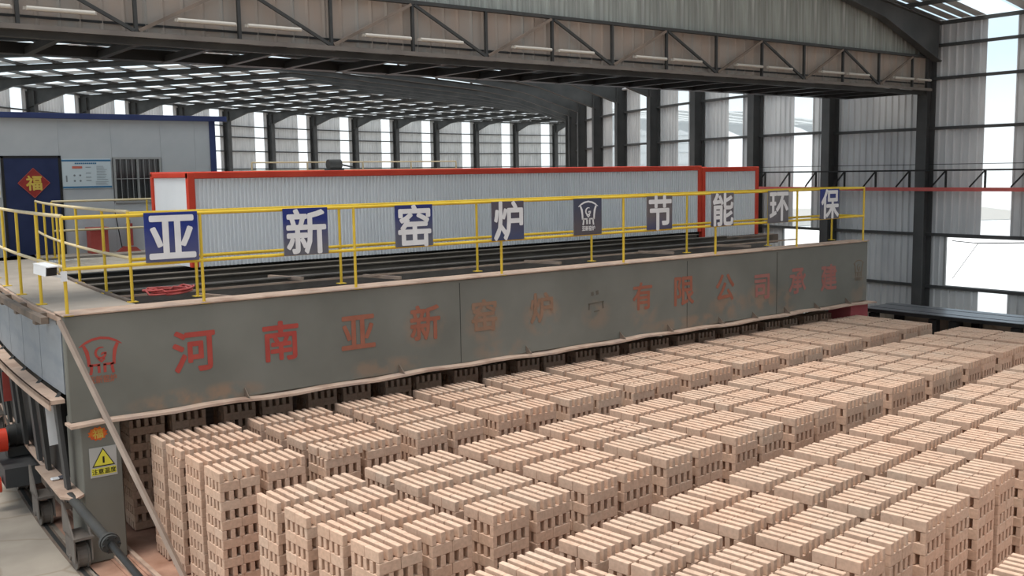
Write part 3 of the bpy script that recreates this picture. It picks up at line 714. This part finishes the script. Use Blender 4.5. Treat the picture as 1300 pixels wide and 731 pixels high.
# ================================================================== THINGS ON THE KILN
# sign boards
NAVY, GREY = (.018, .03, .15), (.115, .11, .125)
SG = [('亚', 4.23, .67, .62, sign_mat('sign_a', (.012, .026, .17), (.09, .09, .15), .05, .75), 'deep blue sign board with white 亚 character, nearest the railing corner'),
      ('新', 6.07, .66, .64, sign_mat('sign_b', (.014, .024, .15), GREY, .25, .8), 'blue and grey faded sign board with white 新 character'),
      ('窑', 7.81, .64, .61, sign_mat('sign_c', (.018, .026, .13), (.10, .10, .125), .3, .95), 'faded sign board with white 窑 character on the yellow railing'),
      ('炉', 9.55, .63, .61, sign_mat('sign_d', (.085, .07, .085), (.05, .06, .12), .2, .7), 'faded purple-grey sign board with white 炉 character'),
      ('logo', 11.24, .62, .61, sign_mat('sign_e', (.05, .055, .085), (.085, .07, .075), .3, .9), 'dark grey sign board with a vessel emblem on the yellow railing'),
      ('节', 12.96, .63, .59, sign_mat('sign_f', (.12, .10, .10), (.05, .05, .11), .0, .5), 'brown-grey sign board with white 节 character'),
      ('能', 14.65, .62, .62, sign_mat('sign_g', (.13, .11, .11), (.06, .06, .10), .0, .6), 'grey sign board with white 能 character before the small red-framed bay'),
      ('环', 16.32, .63, .64, sign_mat('sign_h', (.15, .14, .14), (.12, .11, .115), .2, .8), 'pale grey faded sign board with white 环 character'),
      ('保', 18.02, .64, .62, sign_mat('sign_i', (.03, .04, .17), (.10, .10, .12), .35, .8), 'blue sign board with white 保 character, at the far railing end')]
for n, (ch, x, w, h, mt, lab) in enumerate(SG):
    zc = H - .755 + (.02 if n == 0 else 0)
    mb = MB(); mb.cbox(x - w / 2, x + w / 2, 12.555, 12.58, zc - h / 2, zc + h / 2, .003)
    o = mb.build('sign_board', mt); tagged(o, lab, 'sign', 'sign boards along the front railing')
    if ch == 'logo': emblem(x, zc + .05, .44, 12.549, 'letter_white', o)
    else: letter(ch, .645, 'letter_white', o, (x, 12.552, zc), .024, .96, .003)

# security camera on the corner post
sc_ = thing('security_camera', (2.86, 12.55, H - 1.15), 'white bullet security camera on the corner post of the yellow railing', 'camera')
d0 = Vector((2.70, 12.74, H - 1.03)); d1 = Vector((2.785, 12.53, H - 1.06))
mb = MB(); mb.bar(d0, d1, .145, .125); mb.bar(d0 + Vector((0, 0, .055)), d1 + (d1 - d0).normalized() * .05 + Vector((0, 0, .055)), .15, .012); mb.build('body', 'white', sc_)
mb = MB(); dd = (d1 - d0).normalized(); mb.bar(d1 - dd * .01, d1 + dd * .012, .13, .11); mb.build('lens', 'black', sc_)
mb = MB(); mb.bar(d0 + Vector((.05, -.1, -.07)), (2.93, 12.60, H - 1.15), .05, .03); mb.bar((2.93, 12.58, H - 1.2), (2.93, 12.58, H - 1.08), .07, .02, (0, 1, 0)); mb.bar(d0 + Vector((.05, -.1, -.08)), d0 + Vector((.05, -.1, -.02)), .03, .03, (0, 1, 0)); mb.build('bracket', 'white', sc_)

# coil of pink-red hose
mb = MB(); pts = []
for i in range(150):
    t = i / 149 * 7 * 2 * math.pi; rr = .30 + .035 * math.sin(i * .37); pts.append((4.62 + rr * math.cos(t) + .02 * math.sin(i), 13.98 + .85 * rr * math.sin(t), ZD + .02 + .012 * (i % 11) / 2 + .03 * math.sin(i * .05) ** 2))
mb.tube(pts, .014, 5); tagged(mb.build('hose_coil', 'hose'), 'coil of pink-red hose lying on the kiln roof behind the railing', 'hose')

# long corrugated housing with the red frame
def framed_house(name, x0, x1, y0, y1, z0, z1, label, pitch, left_mat):
    t = thing(name, ((x0 + x1) / 2, (y0 + y1) / 2, z0), label, 'housing')
    corr((x0 + .1, y0 + .06), (x1 - .1, y0 + .06), z0 + .0, z1 - .1, pitch, -.034, .42).build('front_cladding', 'white_panel', t)
    mb = MB(); mb.box(x0 + .04, x0 + .08, y0 + .1, y1 - .05, z0, z1 - .1); mb.build('end_cladding', left_mat, t)
    mb = MB(); mb.box(x0 + .05, x1 - .05, y0 + .05, y1 - .02, z1 - .06, z1 - .02); mb.build('roof_sheet', 'white_panel', t)
    mb = MB(); mb.box(x0 + .1, x1 - .1, y1 - .08, y1 - .05, z0, z1 - .1); mb.build('rear_cladding', 'white_panel', t)
    mb = MB(); mb.cbox(x0, x1, y0, y0 + .12, z1 - .12, z1, .01); mb.build('front_top_rail', 'red', t)
    mb = MB(); mb.cbox(x0, x1, y1 - .1, y1, z1 - .08, z1 + .02, .01); mb.build('rear_top_rail', 'red', t)
    for xx in (x0, x1 - .13):
        mb = MB(); mb.cbox(xx, xx + .13, y0 - .005, y0 + .12, z0, z1 - .01, .01); mb.build('front_post', 'red', t)
        mb = MB(); mb.cbox(xx, xx + .1, y1 - .1, y1 + .005, z0, z1 - .01, .01); mb.build('rear_post', 'red', t)
        mb = MB(); mb.cbox(xx, xx + .1, y0 + .1, y1 - .1, z1 - .10, z1 - .0, .01); mb.build('end_top_rail', 'red', t)
    return t
hs = framed_house('corrugated_housing', 6.40, 20.15, 18.0, 20.1, ZD - .02, H + .10, 'long white corrugated housing in a bright red frame on the kiln', .078, 'white_panel')
hs2 = framed_house('corrugated_housing', 20.17, 22.5, 18.0, 20.0, ZD - .20, H + .06, 'short white corrugated bay in a red frame at the far end', .075, 'steel_dark')
mb = MB(); mb.box(20.1, 23.0, 17.7, 20.2, ZD - .45, ZD - .21); mb.build('housing_base', 'dusty_dark', kiln)
# things on top of the housing
mo = thing('fan_motor', (10.35, 20.6, H + .1), 'small dark motor on top of the long red-framed housing', 'motor')
mb = MB(); mb.tube([(10.2, 19.9, H + .24), (10.5, 19.9, H + .24)], .11, 12); mb.build('casing', 'steel_dark', mo)
mb = MB(); mb.box(10.15, 10.55, 19.82, 19.98, H + .09, H + .14); mb.build('foot', 'steel_dark', mo)
mb = MB(); mb.tube([(10.5, 19.9, H + .24), (10.8, 19.9, H + .18)], .02, 6); mb.build('shaft', 'steel_dark', mo)
pr = thing('guard_rail', (11.5, 20.4, H - 1.0), 'thin yellow guard rail standing behind the long red-framed housing', 'railing')
mb = MB(); mb.tube([(8.7, 20.5, H + .30), (14.0, 20.5, H + .30)], .018, 6); mb.build('top_rail', 'yellow_dusty', pr)
mb = MB(); mb.tube([(8.7, 20.5, H + .12), (14.0, 20.5, H + .12)], .018, 6); mb.build('mid_rail', 'yellow_dusty', pr)
for xx in (8.7, 10.0, 11.4, 12.7, 14.0):
    mb = MB(); mb.tube([(xx, 20.5, ZD - .75), (xx, 20.5, H + .30)], .018, 6); mb.build('post', 'yellow_dusty', pr)

# control cabin ---------------------------------------------------------
YCB = 23.3; zb = ZD
cb = thing('control_cabin', (4, YCB + 1.3, zb), 'grey panel control cabin with blue roof trim on the kiln', 'cabin')
def cab_panel(x0, x1, z0, z1): MB().cbox(x0 + .001, x1 - .001, YCB, YCB + .06, z0, z1, .002).build('wall_panel', 'cabin', cb)
zt = H + 1.33
for x0, x1 in ((-2.0, -1.0), (-1.0, 0), (0, 1.0), (1.0, 2.1), (2.1, 3.2), (3.2, 4.34)): cab_panel(x0, x1, zb, zt)
cab_panel(4.34, 5.5, H + .50, zt); cab_panel(5.5, 6.6, zb, zt); cab_panel(6.6, 7.7, zb, H - .53); cab_panel(6.6, 7.7, H + .47, zt); cab_panel(7.7, 8.5, zb, zt); cab_panel(8.5, 8.92, zb, zt)
MB().cbox(8.86, 9.0, YCB - .03, YCB + 2.7, zb, zt, .005).build('end_wall', 'roof_blue', cb)
MB().box(-2, 8.9, YCB + 2.6, YCB + 2.66, zb, zt).build('rear_wall', 'cabin', cb)
MB().box(-2.1, 9.0, YCB - .05, YCB + 2.7, zt, zt + .06).build('roof', 'cabin', cb)
MB().cbox(-2.1, 9.25, YCB - .14, YCB - .04, zt - .02, zt + .10, .005).build('roof_trim', 'roof_blue', cb)
dr = MB().cbox(4.38, 5.47, YCB - .02, YCB + .04, zb + .02, H + .48, .005).build('door', 'navy', cb)
fr = MB(); fr.box(4.33, 4.385, YCB - .03, YCB + .05, zb, H + .52); fr.box(5.465, 5.52, YCB - .03, YCB + .05, zb, H + .52); fr.box(4.33, 5.52, YCB - .03, YCB + .05, H + .47, H + .52); fr.build('door_frame', 'steel_black', cb)
mb = MB(); mb.bar((4.47, YCB - .06, zb + 1.0), (4.58, YCB - .06, zb + 1.0), .03, .03); mb.bar((4.47, YCB - .02, zb + 1.0), (4.47, YCB - .07, zb + 1.0), .03, .03); mb.build('handle', 'column', dr)
wn = MB()
for a, b in (((6.62, H - .52), (7.68, H - .52)), ((6.62, H + .46), (7.68, H + .46))): wn.bar((a[0], YCB - .01, a[1]), (b[0], YCB - .01, b[1]), .06, .045)
for xx in (6.64, 7.15, 7.66): wn.bar((xx, YCB - .01, H - .52), (xx, YCB - .01, H + .46), .045, .05, (0, 1, 0))
wno = wn.build('window', 'window_grey', cb)
MB().box(6.64, 7.66, YCB + .03, YCB + .035, H - .52, H + .46).build('pane', 'glass_dark', wno)
mb = MB()
for k in range(1, 8): mb.tube([(6.64 + k * .1275, YCB - .05, H - .50), (6.64 + k * .1275, YCB - .05, H + .45)], .0065, 5)
mb.bar((6.64, YCB - .05, H + .0), (7.66, YCB - .05, H + .0), .014, .014); mb.build('window_bars', 'window_grey', wno)

# red paper diamond with 福 on the door
pd = thing('paper_decoration', (4.95, YCB - .04, H - .06), 'red paper diamond with a gold character on the navy cabin door', 'decoration')
cx, cz, s = 4.95, H - .06, .315
MB().prism([(cx - s, YCB - .03, cz), (cx, YCB - .03, cz - s), (cx + s, YCB - .03, cz), (cx, YCB - .03, cz + s)], (0, .006, 0)).build('paper', 'paper_red', pd)
mb = MB()
for a, b in (((-s, 0), (0, s)), ((0, s), (s, 0)), ((s, 0), (0, -s)), ((0, -s), (-s, 0))): mb.bar((cx + a[0], YCB - .033, cz + a[1]), (cx + b[0], YCB - .033, cz + b[1]), .006, .014)
mb.build('border', 'red_dull', pd)
letter('福', .33, 'paper_gold', pd, (cx, YCB - .034, cz), .028)
# notice board
nb_ = MB().cbox(5.53, 6.56, YCB - .025, YCB - .005, H - .20, H + .45, .003).build('notice_board', 'poster')
tagged(nb_, 'pale notice board with blue stripes beside the cabin door', 'notice')
for z0, z1 in ((H + .395, H + .43), (H - .185, H - .15)): MB().box(5.53, 6.56, YCB - .03, YCB - .024, z0, z1).build('stripe', 'print_blue', nb_)
mb = MB()
for j in range(11): mb.box(5.80 + j * .042, 5.832 + j * .042, YCB - .03, YCB - .024, H + .335, H + .365)
mb.build('print', 'print_blue', nb_)
MB().box(5.74, 5.95, YCB - .03, YCB - .024, H + .24, H + .29).build('red_bar', 'print_red', nb_)
mb = MB()
for k in range(2):
    for l in range(2): mb.tube([(5.78 + k * .12, YCB - .03, H + .09 - l * .12), (5.78 + k * .12, YCB - .024, H + .09 - l * .12)], .022, 8)
for z in (.26, .13, .04, -.03): mb.box(6.02, 6.02 + .11, YCB - .03, YCB - .024, H + z, H + z + .014)
for j in range(9): mb.box(6.25, 6.25 + random.uniform(.14, .26), YCB - .03, YCB - .024, H + .28 - j * .036, H + .288 - j * .036)
for j in range(3): mb.box(6.22, 6.22 + random.uniform(.2, .3), YCB - .03, YCB - .024, H - .06 - j * .03, H - .053 - j * .03)
mb.box(5.60, 5.63, YCB - .03, YCB - .024, H - .05, H + .09); mb.build('print', 'print_grey', nb_)
# small white notice left of the door
nb2 = MB().cbox(3.98, 4.30, YCB - .025, YCB - .005, H - .35, H + .16, .003).build('notice_board', 'white')
tagged(nb2, 'small white notice on the cabin wall before the navy door', 'notice')
MB().prism([(4.10, YCB - .03, H - .10), (4.27, YCB - .03, H - .10), (4.185, YCB - .03, H + .06)], (0, .005, 0)).build('triangle', 'print_grey', nb2)
MB().box(4.03, 4.28, YCB - .03, YCB - .024, H - .30, H - .20).build('stripe', 'yellow_sign', nb2)
# red bin and broom by the cabin
bn = thing('red_bin', (6.12, YCB - .35, ZD), 'dark red box standing against the cabin wall under the notice board', 'box')
MB().cbox(5.93, 6.30, YCB - .45, YCB - .1, ZD, ZD + .54, .012).build('body', 'red_dull', bn); MB().cbox(5.91, 6.32, YCB - .47, YCB - .08, ZD + .54, ZD + .57, .006).build('lid', 'red_dull', bn)
bm_ = thing('broom', (6.75, YCB - .3, ZD), 'broom with a reddish head leaning on the cabin wall', 'broom')
MB().tube([(6.62, YCB - .3, ZD + .1), (6.58, YCB - .03, ZD + .95)], .012, 6).build('handle', 'black', bm_)
mb = MB(); mb.prism([(6.50, YCB - .36, ZD), (7.02, YCB - .36, ZD), (6.92, YCB - .36, ZD + .09), (6.66, YCB - .36, ZD + .12)], (0, .12, 0)); mb.build('head', 'red_dull', bm_)
ex = thing('fire_extinguisher', (6.80, YCB - .2, ZD + .2), 'slim red extinguisher standing close to the cabin window', 'extinguisher')
MB().tube([(6.85, YCB - .15, ZD + .12), (6.85, YCB - .15, ZD + .62)], .07, 12).build('cylinder', 'red_dull', ex)
MB().tube([(6.85, YCB - .15, ZD + .62), (6.85, YCB - .15, ZD + .70)], .025, 8).build('valve', 'black', ex)

# stickers on the front leg
ws = MB(); zz0, zz1 = H - 3.645, H - 3.27
wso = MB().cbox(3.085, 3.405, 12.588, 12.597, zz0, zz1, .002).build('warning_sign', 'sticker'); tagged(wso, 'white and yellow warning sign with triangle on the kiln leg', 'sign')
def tri(s, mat, y, name):
    cx, cz = 3.245, (zz1 - .145); MB().prism([(cx - s, y, cz - s * .72), (cx + s, y, cz - s * .72), (cx, y, cz + s)], (0, .003, 0)).build(name, mat, wso)
tri(.135, 'black', 12.584, 'triangle_border'); tri(.115, 'yellow_sign', 12.581, 'triangle')
MB().box(3.234, 3.256, 12.577, 12.581, zz1 - .20, zz1 - .12).build('mark', 'black', wso)
MB().box(3.10, 3.39, 12.584, 12.588, zz0 + .03, zz0 + .115).build('caption_strip', 'yellow_sign', wso)
letter('注意温度', .072, 'black', wso, (3.245, 12.582, zz0 + .073), .012, 1, .001)
fp = thing('paper_decoration', (3.19, 12.58, H - 3.1), 'red and gold round paper decoration above the warning sign on the kiln leg', 'decoration')
mb = MB(); ring = []
for j in range(24):
    t = 2 * math.pi * j / 24; rr = .105 if j % 2 else .085; ring.append((3.20 + rr * 1.15 * math.cos(t), 12.592, H - 3.10 + rr * .85 * math.sin(t)))
mb.prism(ring, (0, .005, 0)); mb.build('paper', 'paper_orange', fp); letter('福', .12, 'paper_gold', fp, (3.20, 12.588, H - 3.10), .02, 1.1, .001)

# flat bar leaning from the deck corner
lb = MB(); lb.bar((2.84, 12.54, H - 1.66), (3.68, 10.95, .06), .085, .045, (0, .3, 1)); tagged(lb.build('leaning_bar', 'bar_dusty'), 'long dusty flat bar leaning from the deck corner to the floor', 'bar')
# black pipe with a flange
pp = thing('flanged_pipe', (2.86, 11.0, .7), 'black pipe with a round flange running forward beside the kiln leg', 'pipe')
MB().tube([(2.87, 12.75, .89), (2.86, 11.05, .80)], .056, 12).build('pipe', 'steel_dark', pp)
MB().tube([(2.86, 11.05, .80), (2.82, 8.8, .72)], .038, 12).build('shaft', 'steel_black', pp)
fl = MB(); fl.tube([(2.86, 11.09, .80), (2.86, 11.04, .799)], .11, 18); fl.tube([(2.86, 11.03, .799), (2.86, 10.99, .798)], .10, 18); flo = fl.build('flange', 'steel_dark', pp)
for j in range(6):
    t = 2 * math.pi * j / 6; MB().tube([(2.86 + .082 * math.cos(t), 11.08, .80 + .082 * math.sin(t)), (2.86 + .082 * math.cos(t), 10.96, .798 + .082 * math.sin(t))], .014, 6).build('bolt', 'steel_black', flo)
gl = thing('glove', P(RK + .06, .014, .93), 'white and dark work glove lying on the ledge plate beside the kiln leg', 'glove')
mb = MB(); g0 = P(RK + .04, .014, .945)
mb.cbox(g0.x - .055, g0.x + .05, g0.y - .042, g0.y + .042, g0.z - .012, g0.z + .018, .013); mb.build('palm', 'white', gl)
mb = MB()
for j in range(4): mb.tube([(g0.x + .05, g0.y - .04 + j * .027, g0.z + .008), (g0.x + .13, g0.y - .05 + j * .035, g0.z + .006)], .012, 6)
mb.build('fingers', 'sign_grey', gl)
# ground rails
for n, (r, lab) in enumerate(((RK + .0, 'thin steel ground rail under the kiln wheels'), (RK - .62, 'dusty ground rail between the kiln leg and the first stacks'), (RK - .42, 'dusty ground rail just inside the kiln leg'))):
    t = thing('ground_rail', P(r, -.05, 0), lab, 'rail', 'ground rails')
    mb = MB(); ring_box(mb, r + .025, r - .025, -.12, .2, .0 if n == 0 else .02, .012 if n == 0 else .07, 40); mb.build('rail_head', 'steel_dark' if n == 0 else 'dusty', t)
    mb = MB(); ring_box(mb, r + .06, r - .06, -.12, .2, 0, .006 if n == 0 else .035, 40); mb.build('rail_foot', 'dusty_dark' if n == 0 else 'car_floor', t)

# ================================================================== ALONG THE INNER WALL
lr = thing('wall_lattice', P(39.75, .05, H - .57), 'black lattice girder on a red runway beam along the inner wall', 'girder')
mb = MB(); ring_box(mb, 39.85, 39.72, -.10, .215, H - .62, H - .53, 24); mb.build('runway_beam', 'red_rail', lr)
mb = MB(); ring_box(mb, 39.82, 39.77, -.10, .215, H - .13, H - .09, 24); mb.build('top_chord', 'steel_black', lr)
for k in range(13):
    a = -.088 + k * .0247; mb = MB(); mb.bar(P(39.79, a, H - .53), P(39.79, a, H - .11), .04, .04, (0, 1, 0)); mb.build('post', 'steel_black', lr)
    mb = MB(); mb.bar(P(39.79, a + .0005, H - .13), P(39.79, a + .0095, H - .52), .035, .03); mb.build('diagonal', 'steel_black', lr)
mb = MB(); ring_box(mb, 39.80, 39.79, -.10, .215, H + .03, H + .045, 24); mb.build('wire', 'steel_black', lr)
# black plank table beyond the stacks
tb = thing('plank_table', P(42.4, -.02, 0), 'long black glossy plank table between the stacks and the corrugated wall', 'table')
for k in range(4):
    r0 = 43.05 - k * .30; mb = MB(); ring_box(mb, r0, r0 - .285, -.19, .012, H - 3.30 + .03, H - 3.20 + (.006 if k % 2 else 0), 18); mb.build('plank', 'table', tb)
mb = MB(); ring_box(mb, 43.08, 43.02, -.19, .012, H - 3.28, H - 3.205, 18); mb.build('edge_beam', 'steel_black', tb)
for a in (.006, -.0275, -.038, -.068, -.10, -.13):
    for r in (42.98, 41.95):
        mb = MB(); p = P(r, a, 0); mb.box(p.x - .08, p.x + .08, p.y - .09, p.y + .09, .01, H - 3.3); mb.build('leg', 'steel_black', tb)
mb = MB(); ring_box(mb, 41.8, 41.7, -.19, .05, .01, 1.38, 14); mb.build('back_panel', 'concrete', tb)

# ================================================================== BRICK STACKS
BL, BT, BH, NL = .212, .053, .108, 14
BLU = .231                                   # bricks laid across the stack
Z0 = .04; ZTOP = Z0 + NL * BH
def brick_mesh(seed, bl):
    rnd = random.Random(seed); mb = MB(); mb.cbox(-bl / 2, bl / 2, -BT / 2, BT / 2, 0, BH - .002, .004)
    if seed: mb.v = [(v[0] + rnd.uniform(-.0015, .0015), v[1] + rnd.uniform(-.0015, .0015), v[2] + rnd.uniform(-.001, 0)) for v in mb.v]
    me = bpy.data.meshes.new('brick'); me.from_pydata(mb.v, [], mb.f); me.materials.append(M['brick']); me.update(); return me
BM = [[brick_mesh(k, bl) for k in range(4)] for bl in (BLU, BL)]
def slots(k):
    """local (u, v, turned) of the ten bricks of course k counted from the top; u runs inward, v away from the viewer"""
    out = []
    if k % 2 == 0:
        for i in range(5):
            for j in range(2): out.append((-.208 + .104 * i, (.108, -.108)[j], True, j == 1, i == 0))
    else:
        for j in range(5):
            for i in range(2): out.append(((-.1172, .1172)[i], .188 - .094 * j, False, j == 4, i == 0))
    return out
SLOT = [slots(k) for k in range(NL)]
ST_A = (.0014, .0112, .0217, .0313)
STK = []
for row in range(-1, 4):
    for s in range(4):
        for g in range(12):
            for k in range(2):
                r = 59.40 - (g * 1.29 + k * .57 + .235)
                a = -(row * .0522 + ST_A[s]) - .215 / r
                STK.append((row, s, g * 2 + k, r, a))
occ = {}
for t in STK: occ.setdefault((t[0], t[1]), []).append(t)
def occupied(x, y):
    dx, dy = XC - x, y - YC; r = math.hypot(dx, dy); a = math.atan2(dy, dx); q = -a
    row = math.floor(q / .0522 + 1e-9); off = q - row * .0522
    for dr_ in (0,):
        for s in range(4):
            if ST_A[s] <= off <= ST_A[s] + .43 / r:
                e_ = 59.40 - r
                if e_ < 0: return False
                g = int(e_ / 1.29); f = e_ - g * 1.29
                if g < 12 and (f <= .47 or .57 <= f <= 1.04): return True
    return False
def seen(p):
    px, py, w = to_px(p)
    if not (0 <= px <= 1300 and 0 <= py <= 731): return False
    D = ZTOP - p[2]
    if D <= 0: return True
    T = D / (H - p[2]); n = 14
    for i in range(1, n + 1):
        t = T * (i - .3) / n
        if occupied(p[0] * (1 - t), p[1] * (1 - t)): return False
    return True
core_cache = {}
def core_mesh(mask):
    if mask not in core_cache:
        mb = MB(); rnd = random.Random(hash(mask) & 0xffff)
        for k in range(NL):
            for n in range(10):
                if (mask[k] >> n) & 1: continue
                u, v, turned, _, _ = SLOT[k][n]; z = (NL - 1 - k) * BH
                u += rnd.uniform(-.002, .002); v += rnd.uniform(-.002, .002)
                hx, hy = (BT / 2, BL / 2) if turned else (BLU / 2, BT / 2)
                mb.box(u - hx, u + hx, v - hy, v + hy, z, z + BH - .002)
        if not mb.v: core_cache[mask] = None
        else:
            me = bpy.data.meshes.new('brick_courses'); me.from_pydata(mb.v, [], mb.f); me.materials.append(M['brick']); me.update(); core_cache[mask] = me
    return core_cache[mask]
rnd = random.Random(11)
n_st = n_br = 0
rows_seen = {-1: 'under the beam', 0: 'of the first row before the beam', 1: 'of the second row before the beam', 2: 'of the third row before the beam', 3: 'of the fourth row before the beam'}
for (row, s, n, r, a) in STK:
    c = P(r, a, Z0); rot = -a
    ux, uy = math.cos(a), -math.sin(a); vx, vy = math.sin(a), math.cos(a)
    L = lambda u, v, z: (c.x + u * ux + v * vx, c.y + u * uy + v * vy, z)
    if row == -1 and s < 3 : continue
    top = row >= 0 and any(seen(L(u, v, ZTOP)) for u in (-.22, 0, .22) for v in (-.19, 0, .19))
    fr_, lf_ = [], []
    for k in range(NL):
        z = ZTOP - (k + .45) * BH
        fr_.append(any(seen(L(u, -.232, z)) for u in (-.2, 0, .2)))
        lf_.append(any(seen(L(-.25, v, z)) for v in (-.17, 0, .17)))
    if not (top or any(fr_) or any(lf_)): continue
    dist = to_px(c)[2]
    near = dist < 13.8
    jr = rnd.uniform(-.006, .006)
    t = empty('brick_stack', (c.x + rnd.uniform(-.004, .004), c.y + rnd.uniform(-.003, .003), Z0)); t.rotation_euler = (0, 0, rot + jr)
    if row >= 0: lab = 'brick stack %s from the kiln leg, %s line %s' % (ORD[n], ORD[s], rows_seen[row])
    else: lab = 'brick stack in shade under the kiln beam, %s from the kiln leg' % ORD[n]
    t['label'] = lab; t['category'] = 'brick stack'; t['group'] = 'stacks of bricks set out before the kiln'
    n_st += 1; mask = []
    shift = rnd.random() < .05
    for k in range(NL):
        bits = 0
        for b in range(10):
            u, v, turned, isf, isl = SLOT[k][b]
            vis = (k == 0 and row >= 0) or (near and ((fr_[k] and isf) or (lf_[k] and isl)))
            if not vis: continue
            bits |= 1 << b
            o = bpy.data.objects.new('brick', BM[1 if turned else 0][rnd.randrange(4)]); COL.objects.link(o); o.parent = t
            ju, jv = rnd.uniform(-.002, .002), rnd.uniform(-.002, .002)
            if k == 0:
                ju, jv = rnd.uniform(-.004, .004), rnd.uniform(-.003, .003)
                if shift and isf: ju += .018; jv -= .012
            o.location = (u + ju, v + jv, (NL - 1 - k) * BH); o.rotation_euler = (0, 0, (math.pi / 2 if turned else 0) + rnd.uniform(-.012, .012) * (1.2 if k == 0 else .5))
            n_br += 1
        mask.append(bits)
    me = core_mesh(tuple(mask))
    if me:
        o = bpy.data.objects.new('brick_courses', me); COL.objects.link(o); o.parent = t; o['kind'] = 'stuff'
print('stacks', n_st, 'bricks', n_br, 'core meshes', len(core_cache), 'objects', len(SC.objects))
